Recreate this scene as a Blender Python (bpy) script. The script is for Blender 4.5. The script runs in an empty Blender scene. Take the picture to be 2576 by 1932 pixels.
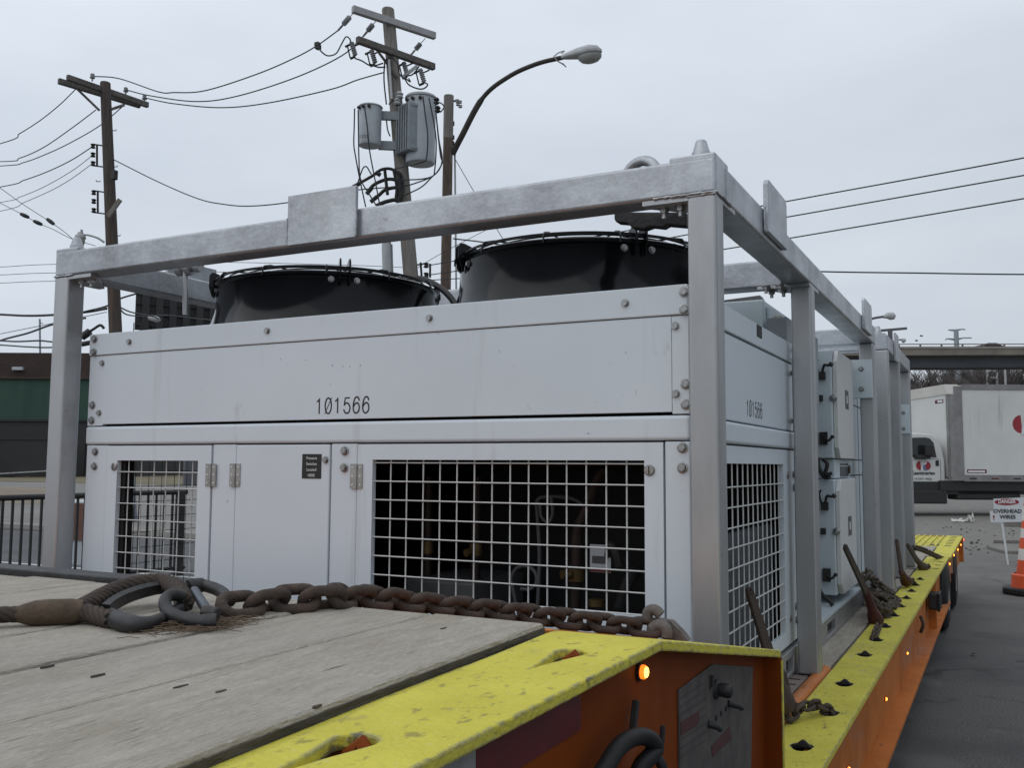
import bpy, bmesh, math, random
from mathutils import Vector as V, Matrix as MX
random.seed(7)
PI = math.pi
sc = bpy.context.scene
C = sc.collection

# ------------------------------------------------------------------ camera
RX = V((0.8882202, 0.4593866, 0.00536827))       # camera right
DN = V((-0.03444771, 0.07824731, -0.99633865))   # camera down
FW = V((-0.45812468, 0.8847832, 0.08532566))     # camera forward
EYE = V((0, 0, 1.35))
FPX = 2375.8
cam_d = bpy.data.cameras.new('camera')
cam_d.sensor_width = 36; cam_d.lens = FPX * 36 / 2576
cam_d.clip_start = 0.02; cam_d.clip_end = 3000
cam = bpy.data.objects.new('camera', cam_d); C.objects.link(cam)
m = MX.Identity(4)
for i in range(3):
    m[i][0] = RX[i]; m[i][1] = -DN[i]; m[i][2] = -FW[i]; m[i][3] = EYE[i]
cam.matrix_world = m
sc.camera = cam

# ------------------------------------------------------------------ sky and sun (overcast)
SUN_EL, SUN_AZ = math.radians(52), math.radians(215)   # azimuth clockwise from +Y
w = bpy.data.worlds.new('World'); sc.world = w; w.use_nodes = True
nt = w.node_tree; nt.nodes.clear()
N = nt.nodes.new; L = nt.links.new
out = N('ShaderNodeOutputWorld'); bg = N('ShaderNodeBackground'); L(bg.outputs[0], out.inputs[0])
sky = N('ShaderNodeTexSky'); sky.sky_type = 'NISHITA'; sky.sun_disc = False
sky.sun_elevation = SUN_EL; sky.sun_rotation = SUN_AZ; sky.dust_density = 3; sky.air_density = 1
sm = N('ShaderNodeVectorMath'); sm.operation = 'SCALE'; sm.inputs['Scale'].default_value = 0.10
L(sky.outputs[0], sm.inputs[0])
tc = N('ShaderNodeTexCoord'); sep = N('ShaderNodeSeparateXYZ'); L(tc.outputs['Generated'], sep.inputs[0])
mp = N('ShaderNodeMapping'); mp.inputs['Scale'].default_value = (1.0, 1.0, 3.2); L(tc.outputs['Generated'], mp.inputs[0])
nz = N('ShaderNodeTexNoise'); nz.inputs['Scale'].default_value = 2.1; nz.inputs['Detail'].default_value = 5; nz.inputs['Roughness'].default_value = .5
L(mp.outputs[0], nz.inputs['Vector'])
cr = N('ShaderNodeValToRGB')
cr.color_ramp.elements[0].position = .30; cr.color_ramp.elements[0].color = (.55, .605, .68, 1)
cr.color_ramp.elements[1].position = .70; cr.color_ramp.elements[1].color = (.68, .735, .80, 1)
L(nz.outputs['Fac'], cr.inputs[0])
zr = N('ShaderNodeMapRange'); zr.inputs[1].default_value = .25; zr.inputs[2].default_value = 1.0
zr.inputs[3].default_value = 1.0; zr.inputs[4].default_value = 1.35; L(sep.outputs['Z'], zr.inputs[0])
# sky dims to the right, darkened further out of view to shade right-facing sides
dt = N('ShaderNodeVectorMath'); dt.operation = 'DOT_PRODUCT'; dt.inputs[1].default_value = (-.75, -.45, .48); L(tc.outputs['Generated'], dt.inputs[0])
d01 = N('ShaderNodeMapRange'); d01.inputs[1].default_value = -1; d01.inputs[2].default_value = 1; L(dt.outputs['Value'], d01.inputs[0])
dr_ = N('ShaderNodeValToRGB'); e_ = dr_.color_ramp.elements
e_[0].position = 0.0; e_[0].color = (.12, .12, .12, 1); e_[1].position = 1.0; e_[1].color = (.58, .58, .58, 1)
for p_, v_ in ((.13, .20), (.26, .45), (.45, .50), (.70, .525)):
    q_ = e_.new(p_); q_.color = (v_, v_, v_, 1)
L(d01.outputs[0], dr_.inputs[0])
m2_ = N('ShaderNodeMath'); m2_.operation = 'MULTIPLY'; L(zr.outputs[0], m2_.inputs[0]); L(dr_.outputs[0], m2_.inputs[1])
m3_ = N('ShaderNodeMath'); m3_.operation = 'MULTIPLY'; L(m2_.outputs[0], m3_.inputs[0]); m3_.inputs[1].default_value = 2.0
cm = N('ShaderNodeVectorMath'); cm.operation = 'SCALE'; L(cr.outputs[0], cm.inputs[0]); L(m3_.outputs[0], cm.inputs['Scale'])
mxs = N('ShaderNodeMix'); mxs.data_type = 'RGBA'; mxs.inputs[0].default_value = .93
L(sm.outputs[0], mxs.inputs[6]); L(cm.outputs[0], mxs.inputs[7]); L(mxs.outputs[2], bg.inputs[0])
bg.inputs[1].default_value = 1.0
sd = bpy.data.lights.new('sun', 'SUN'); sd.energy = 0.5; sd.specular_factor = 0.03; sd.angle = math.radians(75); sd.color = (1, .97, .93)
sun = bpy.data.objects.new('sun', sd); C.objects.link(sun)
sdir = V((math.sin(SUN_AZ) * math.cos(SUN_EL), math.cos(SUN_AZ) * math.cos(SUN_EL), math.sin(SUN_EL)))
sun.rotation_euler = sdir.to_track_quat('Z', 'Y').to_euler()
sun.location = (0, 0, 60)
sc.view_settings.view_transform = 'Standard'; sc.view_settings.look = 'None'
sc.view_settings.exposure = 0.10; sc.view_settings.gamma = 1

# ------------------------------------------------------------------ helpers
def at(ax, val, px, py):
    """point on the plane axis=val seen at photograph pixel px,py (used to survey the place)"""
    d = RX * ((px - 1288) / FPX) + DN * ((py - 966) / FPX) + FW
    return EYE + d * ((val - EYE[ax]) / d[ax])
def dep(d, px, py):
    """point at depth d along the view axis"""
    return EYE + (RX * ((px - 1288) / FPX) + DN * ((py - 966) / FPX) + FW) * d

WO = {}
def origin(o):
    return WO.get(o, V((0, 0, 0)))
def tag(o, label=None, cat=None, group=None, kind=None):
    if label: o['label'] = label
    if cat: o['category'] = cat
    if group: o['group'] = group
    if kind: o['kind'] = kind
    return o
def thing(name, label, cat, loc, group=None):
    o = bpy.data.objects.new(name, None); C.objects.link(o)
    o.location = loc; o.empty_display_size = .1; WO[o] = V(loc)
    return tag(o, label, cat, group)
def put(name, me, parent=None, loc=None, rot=None):
    """link a shared mesh at a world position"""
    o = bpy.data.objects.new(name, me); C.objects.link(o)
    po = V((0, 0, 0))
    if parent is not None:
        o.parent = parent; po = origin(parent)
    p = V(loc) if loc is not None else po
    mm = MX.Translation(p - po)
    if rot is not None: mm = mm @ rot.to_4x4()
    o.matrix_local = mm if parent is not None else mm
    WO[o] = p
    return o
def frame(d, up=(0, 0, 1)):
    """rotation with x along d, z as close to up as possible"""
    x = V(d).normalized(); u = V(up)
    y = u.cross(x)
    if y.length < 1e-6: y = V((0, 1, 0)).cross(x)
    y.normalize(); z = x.cross(y)
    return MX((x, y, z)).transposed()
def spline(pts, n=6):
    P = [V(p) for p in pts]
    if len(P) < 3: return P
    Q = [P[0] * 2 - P[1]] + P + [P[-1] * 2 - P[-2]]
    r = []
    for i in range(1, len(Q) - 2):
        a, b, c, d = Q[i - 1:i + 3]
        for k in range(n):
            t = k / n
            r.append(.5 * ((2 * b) + (c - a) * t + (2 * a - 5 * b + 4 * c - d) * t * t + (3 * b - a - 3 * c + d) * t ** 3))
    r.append(P[-1])
    return r

class MB:
    def __init__(s): s.v = []; s.f = []
    def add(s, vs, fs):
        b = len(s.v); s.v += [V(v) for v in vs]; s.f += [tuple(b + i for i in f) for f in fs]; return s
    def box(s, x0, x1, y0, y1, z0, z1):
        return s.add([(x0, y0, z0), (x1, y0, z0), (x1, y1, z0), (x0, y1, z0), (x0, y0, z1), (x1, y0, z1), (x1, y1, z1), (x0, y1, z1)],
                     [(3, 2, 1, 0), (4, 5, 6, 7), (0, 1, 5, 4), (1, 2, 6, 5), (2, 3, 7, 6), (3, 0, 4, 7)])
    def obox(s, c, R, hx, hy, hz):
        c = V(c); b = MB().box(-hx, hx, -hy, hy, -hz, hz)
        return s.add([c + R @ v for v in b.v], b.f)
    def bar(s, p, q, wy, wz, up=(0, 0, 1)):
        p = V(p); q = V(q)
        return s.obox((p + q) / 2, frame(q - p, up), (q - p).length / 2, wy / 2, wz / 2)
    def tube(s, pts, r, n=8, cap=True, closed=False):
        P = [V(p) for p in pts]; m_ = len(P)
        rr = r if isinstance(r, (list, tuple)) else [r] * m_
        rings = []; prev = None
        for i in range(m_):
            if closed: t = P[(i + 1) % m_] - P[i - 1]
            else: t = P[min(i + 1, m_ - 1)] - P[max(i - 1, 0)]
            if t.length < 1e-9: t = V((0, 0, 1))
            t.normalize()
            if prev is None:
                a = V((0, 0, 1)) if abs(t.z) < .9 else V((1, 0, 0))
                u = t.cross(a).normalized()
            else:
                u = prev - t * prev.dot(t)
                if u.length < 1e-6: u = t.orthogonal()
                u.normalize()
            prev = u; w_ = t.cross(u)
            rings.append([P[i] + (u * math.cos(2 * PI * k / n) + w_ * math.sin(2 * PI * k / n)) * rr[i] for k in range(n)])
        vs = [v for R_ in rings for v in R_]; fs = []
        for i in range(m_ if closed else m_ - 1):
            j = (i + 1) % m_
            for k in range(n):
                k2 = (k + 1) % n
                fs.append((i * n + k, i * n + k2, j * n + k2, j * n + k))
        if cap and not closed:
            fs.append(tuple(reversed(range(n)))); fs.append(tuple(range((m_ - 1) * n, m_ * n)))
        return s.add(vs, fs)
    def cyl(s, p, q, r0, r1=None, n=16):
        return s.tube([p, q], [r0, r0 if r1 is None else r1], n)
    def lathe(s, prof, c=(0, 0, 0), R=None, n=32, a0=0, a1=2 * PI):
        """prof: (radius, height) pairs round the local z axis"""
        c = V(c); R = R or MX.Identity(3); full = abs(a1 - a0 - 2 * PI) < 1e-6
        k = n if full else n + 1; vs = []; fs = []
        for i in range(k):
            a = a0 + (a1 - a0) * i / n
            for r, h in prof: vs.append(c + R @ V((r * math.cos(a), r * math.sin(a), h)))
        m_ = len(prof)
        for i in range(n):
            j = (i + 1) % k
            for q in range(m_ - 1):
                fs.append((i * m_ + q, j * m_ + q, j * m_ + q + 1, i * m_ + q + 1))
        return s.add(vs, fs)
    def prism(s, poly, f, d0, d1):
        """poly of 2-D points, f(u,v,d) -> 3-D"""
        n = len(poly); vs = [V(f(u, v, d0)) for u, v in poly] + [V(f(u, v, d1)) for u, v in poly]
        return s.add(vs, [tuple(reversed(range(n))), tuple(range(n, 2 * n))] + [(i, (i + 1) % n, n + (i + 1) % n, n + i) for i in range(n)])
    def mesh(s, name, mat, off=(0, 0, 0), smooth=None):
        me = bpy.data.meshes.new(name); o = V(off)
        me.from_pydata([tuple(v - o) for v in s.v], [], s.f); me.update()
        bm = bmesh.new(); bm.from_mesh(me); bmesh.ops.recalc_face_normals(bm, faces=bm.faces); bm.to_mesh(me); bm.free()
        if mat: me.materials.append(mat)
        if smooth is not None:
            for p in me.polygons: p.use_smooth = True
            try: me.set_sharp_from_angle(angle=math.radians(smooth))
            except Exception: pass
        return me
    def build(s, name, mat, parent=None, smooth=None, bevel=0, seg=2, loc=None):
        """link everything collected so far as ONE mesh object (vertices are given in world space)"""
        po = origin(parent) if parent is not None else V(loc) if loc is not None else V((0, 0, 0))
        me = s.mesh(name, mat, po, smooth)
        o = bpy.data.objects.new(name, me); C.objects.link(o)
        if parent is not None: o.parent = parent
        else: o.location = po
        WO[o] = po
        if bevel:
            b = o.modifiers.new('bevel', 'BEVEL'); b.width = bevel; b.segments = seg; b.limit_method = 'ANGLE'; b.angle_limit = math.radians(40)
            b.harden_normals = False
        return o

def cut(o, cutter, mat=None):
    """punch holes into an object and keep the plain mesh"""
    me = cutter.mesh('cutter', mat, origin(o)); k = bpy.data.objects.new('cutter', me); C.objects.link(k)
    k.matrix_world = MX.Translation(origin(o))
    b = o.modifiers.new('holes', 'BOOLEAN'); b.operation = 'DIFFERENCE'; b.object = k; b.solver = 'EXACT'
    if mat: b.material_mode = 'TRANSFER'
    while o.modifiers[0] != b: o.modifiers.move(o.modifiers.find('holes'), 0) if hasattr(o.modifiers, 'move') else None
    bpy.context.view_layer.update()
    dg = bpy.context.evaluated_depsgraph_get()
    bev = [(x.width, x.segments) for x in o.modifiers if x.type == 'BEVEL']
    for x in [x for x in o.modifiers if x.type == 'BEVEL']: o.modifiers.remove(x)
    bpy.context.view_layer.update(); dg = bpy.context.evaluated_depsgraph_get()
    nm = bpy.data.meshes.new_from_object(o.evaluated_get(dg))
    old = o.data; o.modifiers.clear(); o.data = nm; nm.name = old.name
    bpy.data.objects.remove(k); bpy.data.meshes.remove(old)
    for wd, sg in bev:
        q = o.modifiers.new('bevel', 'BEVEL'); q.width = wd; q.segments = sg; q.limit_method = 'ANGLE'; q.angle_limit = math.radians(40)
    return o

def text(name, s, size, loc, xd, yd, mat, parent=None, sx=1.0, align='CENTER', ext=.0006, space=1.0, bold=0.0):
    """lettering as a thin raised mesh: xd reading direction, yd up"""
    cu = bpy.data.curves.new(name, 'FONT'); cu.body = s; cu.size = size; cu.align_x = align; cu.align_y = 'CENTER'
    cu.extrude = ext; cu.offset = bold * size; cu.space_character = space; cu.resolution_u = 3
    t = bpy.data.objects.new(name, cu); C.objects.link(t)
    bpy.context.view_layer.update()
    me = bpy.data.meshes.new_from_object(t.evaluated_get(bpy.context.evaluated_depsgraph_get()))
    C.objects.unlink(t); bpy.data.objects.remove(t)
    x = V(xd).normalized(); z = x.cross(V(yd)).normalized(); y = z.cross(x)
    Rm = MX((x * sx, y, z)).transposed()
    po = origin(parent) if parent is not None else V((0, 0, 0))
    for v in me.vertices: v.co = Rm @ v.co + V(loc) - po
    me.materials.clear(); me.materials.append(mat); me.name = name
    o = bpy.data.objects.new(name, me); C.objects.link(o)
    if parent is not None: o.parent = parent
    WO[o] = po
    return o

def fit_text(name, s, cx, cy, cz, xd, wd, ht, mat, parent):
    """lettering stretched to an exact measured width and height round its centre"""
    t = text(name, s, 1.0, (0, 0, 0), xd, (0, 0, 1), mat, None, ext=.0)
    xv = V(xd); us = [v.co.dot(xv) for v in t.data.vertices]; zs_ = [v.co.z for v in t.data.vertices]
    u0, u1, z0, z1 = min(us), max(us), min(zs_), max(zs_); po = origin(parent)
    nv_ = V((0, 0, 1)).cross(xv) * -1
    for v in t.data.vertices:
        u = (v.co.dot(xv) - (u0 + u1) / 2) / (u1 - u0) * wd; z = (v.co.z - (z0 + z1) / 2) / (z1 - z0) * ht
        v.co = V((cx, cy, cz)) + xv * u + V((0, 0, z)) - po
    t.parent = parent; WO[t] = po
    so_ = t.modifiers.new('thick', 'SOLIDIFY'); so_.thickness = .0006; so_.offset = 0
    return t

# ------------------------------------------------------------------ materials
def mk(name, c1, c2=None, scale=6, rough=.6, metal=0, bump=0, bscale=40, stretch=(1, 1, 1), spots=(), rvar=.1, detail=6, spec=.5, lo=.35, hi=.65, edge=None, spangle=0):
    mt = bpy.data.materials.new(name); mt.use_nodes = True; t = mt.node_tree; n = t.nodes; l = t.links
    b = n['Principled BSDF']; c2 = c2 or tuple(x * .82 for x in c1)
    tc = n.new('ShaderNodeTexCoord'); mp = n.new('ShaderNodeMapping'); mp.inputs['Scale'].default_value = stretch
    l.new(tc.outputs['Object'], mp.inputs[0])
    nz = n.new('ShaderNodeTexNoise'); nz.inputs['Scale'].default_value = scale; nz.inputs['Detail'].default_value = detail; nz.inputs['Roughness'].default_value = .6
    l.new(mp.outputs[0], nz.inputs['Vector'])
    mr = n.new('ShaderNodeMapRange'); mr.inputs[1].default_value = lo; mr.inputs[2].default_value = hi; l.new(nz.outputs['Fac'], mr.inputs[0])
    mx = n.new('ShaderNodeMix'); mx.data_type = 'RGBA'; l.new(mr.outputs[0], mx.inputs[0])
    mx.inputs[6].default_value = (*c1, 1); mx.inputs[7].default_value = (*c2, 1)
    col = mx.outputs[2]
    for (sc_, lo_, hi_, colr, st, amt) in spots:      # scale, threshold low/high, colour, stretch, strength
        m2 = n.new('ShaderNodeMapping'); m2.inputs['Scale'].default_value = st; m2.inputs['Location'].default_value = (sc_ * .37, 1.7, sc_ * .11)
        l.new(tc.outputs['Object'], m2.inputs[0])
        z2 = n.new('ShaderNodeTexNoise'); z2.inputs['Scale'].default_value = sc_; z2.inputs['Detail'].default_value = 4; z2.inputs['Roughness'].default_value = .65
        l.new(m2.outputs[0], z2.inputs['Vector'])
        r2 = n.new('ShaderNodeMapRange'); r2.inputs[1].default_value = lo_; r2.inputs[2].default_value = hi_; r2.inputs[4].default_value = amt; l.new(z2.outputs['Fac'], r2.inputs[0])
        x2 = n.new('ShaderNodeMix'); x2.data_type = 'RGBA'; l.new(r2.outputs[0], x2.inputs[0]); l.new(col, x2.inputs[6]); x2.inputs[7].default_value = (*colr, 1)
        col = x2.outputs[2]
    if spangle:         # zinc crystal pattern
        vr = n.new('ShaderNodeTexVoronoi'); vr.inputs['Scale'].default_value = 130; l.new(tc.outputs['Object'], vr.inputs['Vector'])
        sg = n.new('ShaderNodeSeparateColor'); l.new(vr.outputs['Color'], sg.inputs[0])
        sr = n.new('ShaderNodeMapRange'); sr.inputs[3].default_value = 1 - spangle; sr.inputs[4].default_value = 1 + spangle; l.new(sg.outputs[0], sr.inputs[0])
        sv = n.new('ShaderNodeVectorMath'); sv.operation = 'SCALE'; l.new(col, sv.inputs[0]); l.new(sr.outputs[0], sv.inputs['Scale']); col = sv.outputs[0]
    if edge:            # paint rubbed off along the real edges: edge = (colour, radius, noise scale, low, high)
        bv = n.new('ShaderNodeBevel'); bv.samples = 4; bv.inputs['Radius'].default_value = edge[1]; ge = n.new('ShaderNodeNewGeometry')
        dp = n.new('ShaderNodeVectorMath'); dp.operation = 'DOT_PRODUCT'; l.new(bv.outputs[0], dp.inputs[0]); l.new(ge.outputs['True Normal'], dp.inputs[1])
        e1 = n.new('ShaderNodeMapRange'); e1.inputs[1].default_value = .995; e1.inputs[2].default_value = .93; l.new(dp.outputs['Value'], e1.inputs[0])
        ze = n.new('ShaderNodeTexNoise'); ze.inputs['Scale'].default_value = edge[2]; ze.inputs['Detail'].default_value = 4; l.new(tc.outputs['Object'], ze.inputs['Vector'])
        e2 = n.new('ShaderNodeMapRange'); e2.inputs[1].default_value = edge[3]; e2.inputs[2].default_value = edge[4]; l.new(ze.outputs['Fac'], e2.inputs[0])
        em = n.new('ShaderNodeMath'); em.operation = 'MULTIPLY'; l.new(e1.outputs[0], em.inputs[0]); l.new(e2.outputs[0], em.inputs[1])
        xe = n.new('ShaderNodeMix'); xe.data_type = 'RGBA'; l.new(em.outputs[0], xe.inputs[0]); l.new(col, xe.inputs[6]); xe.inputs[7].default_value = (*edge[0], 1); col = xe.outputs[2]
    l.new(col, b.inputs['Base Color'])
    rr = n.new('ShaderNodeMapRange'); rr.inputs[3].default_value = max(0, rough - rvar); rr.inputs[4].default_value = min(1, rough + rvar); l.new(nz.outputs['Fac'], rr.inputs[0])
    l.new(rr.outputs[0], b.inputs['Roughness']); b.inputs['Metallic'].default_value = metal
    b.inputs['Specular IOR Level'].default_value = spec
    if bump:
        z3 = n.new('ShaderNodeTexNoise'); z3.inputs['Scale'].default_value = bscale; z3.inputs['Detail'].default_value = 5; l.new(mp.outputs[0], z3.inputs['Vector'])
        bp = n.new('ShaderNodeBump'); bp.inputs['Strength'].default_value = bump; bp.inputs['Distance'].default_value = .01
        l.new(z3.outputs['Fac'], bp.inputs['Height']); l.new(bp.outputs[0], b.inputs['Normal'])
    return mt
def glow(name, col, st):
    mt = bpy.data.materials.new(name); mt.use_nodes = True; b = mt.node_tree.nodes['Principled BSDF']
    b.inputs['Base Color'].default_value = (*col, 1); b.inputs['Emission Color'].default_value = (*col, 1); b.inputs['Emission Strength'].default_value = st
    b.inputs['Roughness'].default_value = .3
    return mt
U = (1, 1, 1)
M = {}
M['white'] = mk('housing_paint', (.60, .655, .70), (.56, .615, .66), 1.3, .42, 0, .10, 7, spots=((7, .60, .78, (.36, .365, .37), (1, 1, .10), .5), (9, .66, .72, (.36, .37, .39), (1, 1, .35), .35), (26, .70, .75, (.16, .16, .165), (1, 1, 1), .55)))
M['pale'] = mk('pale_blue_panel', (.52, .585, .615), (.46, .525, .56), 2, .4, 0, .02, 200, spots=((7, .62, .72, (.30, .32, .33), (1, 1, .3), .4),))
M['galv'] = mk('galvanised_steel', (.43, .445, .465), (.29, .30, .32), 5, .36, .7, .06, 90, stretch=(1, 1, 1), spangle=.055, spots=((3, .56, .70, (.30, .30, .31), (1, 1, .4), .55), (22, .62, .72, (.20, .19, .18), (1, .4, 1), .55), (3.2, .52, .74, (.17, .17, .175), (.45, .45, 1.2), .75), (60, .45, .70, (.52, .53, .55), (.5, .5, 1), .35)))
M['galvpost'] = mk('galvanised_post', (.43, .437, .445), (.32, .325, .333), 4, .40, .65, .05, 90, stretch=(1, 1, .3), spots=((4, .58, .72, (.30, .29, .27), (1, 1, .25), .6), (30, .66, .72, (.22, .21, .2), U, .6)))
M['bolt'] = mk('bolt_steel', (.40, .40, .395), (.25, .245, .24), 60, .38, .85)
M['steel'] = mk('stainless', (.42, .41, .39), (.30, .29, .27), 30, .35, .8)
M['black'] = mk('gloss_black', (.0035, .004, .005), (.005, .0055, .0065), 3, .12, 0, 0, rvar=.04, spec=.22)
M['matblack'] = mk('matt_black', (.014, .014, .015), (.022, .021, .02), 10, .65)
M['rubber'] = mk('rubber', (.011, .011, .012), (.018, .0175, .017), 14, .55, 0, .1, 60, spec=.25)
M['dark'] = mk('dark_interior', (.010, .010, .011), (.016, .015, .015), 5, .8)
M['coil'] = mk('condenser_coil', (.075, .085, .095), (.04, .045, .05), 40, .6, .2, .3, 120, stretch=(1, 1, 6))
M['wood'] = mk('weathered_planks', (.385, .347, .290), (.285, .254, .208), 9, .88, 0, .7, 45, stretch=(5, 1.1, 4), lo=.30, hi=.70,
    spots=((2.6, .45, .70, (.35, .34, .32), (2, .8, 1), .0), (5, .60, .74, (.20, .145, .11), (6, .6, 1), .5), (30, .62, .70, (.16, .14, .115), (6, .35, 1), .6), (13, .67, .71, (.075, .062, .05), (5, .40, 1), .75), (2.1, .52, .70, (.24, .205, .145), (2, 1, 1), .65), (90, .56, .72, (.50, .48, .45), (1.6, .8, 1), .5), (70, .60, .70, (.19, .17, .14), (1.6, .6, 1), .45), (1.3, .55, .72, (.27, .25, .225), (1, .7, 1), .6)))
M['woodside'] = mk('plank_edge', (.075, .065, .055), (.04, .034, .028), 12, .95, 0, .6, 30, stretch=(4, 1, 4))
M['yellow'] = mk('yellow_paint', (.58, .52, .058), (.50, .44, .045), 9, .8, 0, .35, 130, spots=((2.6, .52, .72, (.36, .32, .085), U, .6), (55, .58, .66, (.24, .205, .05), (1, .6, 1), .75), (11, .64, .69, (.36, .35, .31), (1, .7, 1), .85), (34, .66, .71, (.09, .075, .045), (1, .35, 1), .8), (120, .62, .70, (.58, .55, .25), U, .5), (5, .68, .73, (.15, .125, .10), (1, .6, 1), .7)), edge=((.17, .165, .155), .006, 45, .40, .55))
M['orange'] = mk('orange_paint', (.20, .042, .003), (.14, .028, .003), 4, .55, 0, .04, 60, spec=.12, spots=((5, .60, .74, (.22, .10, .055), (1, .5, 1), .6), (30, .68, .74, (.12, .06, .035), U, .6)))  # shade on the gooseneck web is put into this darker base colour
M['orangedust'] = mk('dusty_orange', (.50, .165, .034), (.38, .115, .022), 4, .65, 0, .04, 60, spec=.2, spots=((3, .52, .72, (.25, .19, .165), (1, .3, 1.5), .6), (14, .62, .7, (.10, .05, .03), (1, .4, 1), .6),))
M['rust'] = mk('rusty_steel', (.046, .034, .027), (.072, .048, .035), 26, .85, .15, .4, 120, spots=((40, .60, .7, (.11, .066, .042), U, .6), (12, .6, .72, (.028, .022, .02), U, .7)))
M['oldsteel'] = mk('worn_dark_steel', (.048, .047, .048), (.028, .027, .027), 20, .5, .5, .15, 90, spots=((22, .58, .7, (.10, .065, .05), U, .5),))
M['ferrule'] = mk('rusty_ferrule', (.105, .072, .045), (.068, .046, .03), 30, .8, .2, .3, 140)
M['redbinder'] = mk('red_binder_paint', (.075, .012, .013), (.045, .014, .013), 14, .55, 0, .1, 80, spots=((25, .6, .7, (.05, .03, .025), U, .8),))
M['chainold'] = mk('mossy_chain', (.085, .066, .048), (.055, .043, .033), 18, .85, .15, .3, 90, spots=((15, .58, .7, (.135, .10, .06), U, .6),))
M['brass'] = mk('brass', (.15, .10, .04), (.10, .065, .025), 25, .45, .6)
M['pipe'] = mk('copper_pipe', (.035, .022, .017), (.025, .017, .014), 12, .6, .5)
M['hose'] = mk('grey_hose', (.085, .085, .088), (.06, .06, .062), 10, .6)
M['ink'] = mk('black_ink', (.012, .012, .013), (.012, .012, .013), 3, .6)
M['lettering'] = mk('white_lettering', (.72, .72, .71), (.68, .68, .67), 3, .6)
M['redink'] = mk('red_ink', (.30, .02, .035), (.26, .02, .03), 3, .5)
M['blueink'] = mk('blue_ink', (.10, .19, .34), (.09, .17, .30), 3, .5)
M['placard'] = mk('dirty_placard', (.092, .082, .076), (.055, .049, .045), 25, .6, 0, 0, spots=((8, .55, .7, (.09, .07, .06), (1, 1, 1), .7),))
M['asphalt'] = None
M['polewood'] = mk('grey_pole_wood', (.235, .215, .195), (.16, .145, .13), 9, .9, 0, .4, 20, stretch=(3, 3, .25), spots=((4, .58, .7, (.11, .09, .075), (2, 2, .2), .7),))
M['poledark'] = mk('dark_pole_wood', (.085, .068, .058), (.05, .04, .035), 8, .9, 0, .4, 20, stretch=(3, 3, .2), spots=((3, .56, .7, (.12, .075, .055), (2, 2, .2), .7),))
M['armwood'] = mk('crossarm_wood', (.15, .138, .128), (.085, .075, .068), 8, .9, 0, .3, 20, stretch=(2, 2, 2))
M['armgrey'] = mk('grey_crossarm', (.37, .375, .38), (.30, .30, .305), 6, .7)
M['porcelain'] = mk('grey_porcelain', (.30, .305, .31), (.22, .225, .235), 10, .3)
M['tank'] = mk('grey_tank_paint', (.42, .45, .48), (.36, .385, .41), 3, .45, 0, 0, spots=((6, .62, .72, (.22, .2, .19), (1, 1, .3), .5),))
M['fin'] = mk('radiator_fin', (.285, .315, .335), (.22, .245, .262), 5, .5)
M['wire'] = mk('overhead_wire', (.040, .042, .046), (.03, .031, .034), 3, .7)
M['lamp'] = mk('lamp_housing', (.42, .43, .43), (.35, .36, .36), 6, .5)
M['lampglass'] = mk('lamp_lens', (.33, .335, .32), (.27, .27, .255), 5, .2)
M['rustpole'] = mk('rusty_pole', (.125, .088, .066), (.085, .06, .047), 9, .85, 0, .3, 30, stretch=(2, 2, .3), spots=((5, .55, .66, (.21, .18, .155), (1, 1, .3), .7),))
M['concrete'] = mk('concrete', (.28, .265, .24), (.22, .205, .185), .8, .9, 0, .2, 8)
M['armdark'] = mk('dark_lamp_arm', (.055, .046, .043), (.038, .032, .03), 8, .8)
M['girder'] = mk('girder_paint', (.105, .112, .125), (.085, .09, .10), .6, .7, spots=((1.2, .6, .7, (.06, .05, .045), (.3, .3, 2), .6),))
M['parapet'] = mk('dirty_parapet', (.215, .195, .165), (.16, .14, .118), .7, .9, 0, .1, 5)
M['lid'] = mk('enclosure_lid', (.58, .585, .57), (.53, .535, .525), 3, .45)
M['ropedark'] = mk('dark_wire_rope', (.038, .028, .022), (.06, .04, .029), 30, .8, .2, .3, 120)
M['truckwhite'] = mk('truck_white', (.60, .605, .585), (.54, .545, .525), .9, .45, spots=((1.6, .60, .72, (.30, .30, .29), (4, 4, .3), .55),))
M['aluminium'] = mk('aluminium_trim', (.27, .265, .26), (.20, .195, .19), 3, .5, .5)
M['glassdark'] = mk('tinted_glass', (.012, .014, .016), (.02, .022, .024), 2, .08)
M['cone'] = mk('cone_orange', (.62, .085, .02), (.52, .07, .02), 7, .55, spots=((12, .62, .72, (.3, .09, .05), U, .5),))
M['conewhite'] = mk('cone_band', (.60, .57, .54), (.52, .49, .46), 8, .5, spots=((11, .6, .7, (.36, .33, .3), U, .5),))
M['signwhite'] = mk('sign_white', (.66, .68, .69), (.60, .62, .63), 5, .45)
M['brickred'] = mk('dark_brick', (.046, .029, .024), (.034, .023, .020), .9, .9, 0, 0, spots=((1.4, .55, .7, (.09, .055, .045), (.3, .3, 2), .5),))
M['greenwall'] = mk('green_cladding', (.020, .062, .042), (.015, .05, .034), .5, .7, stretch=(2, 2, .2))
M['blackwall'] = mk('sooty_wall', (.022, .023, .025), (.03, .03, .031), .5, .8)
M['roofbrown'] = mk('brown_roof', (.06, .048, .045), (.045, .036, .034), 1, .9)
M['bark'] = mk('winter_twigs', (.105, .09, .083), (.075, .064, .058), .6, .95)
M['litter'] = mk('paper_litter', (.55, .54, .50), (.45, .44, .41), 8, .8)
M['leafdark'] = mk('dead_leaf', (.045, .04, .036), (.03, .027, .024), 20, .9)
M['straw'] = mk('dry_straw', (.13, .085, .05), (.075, .05, .032), 30, .9)
M['plank'] = mk('grey_board', (.19, .175, .155), (.14, .13, .115), 5, .9, stretch=(1, 6, 1))
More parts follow.
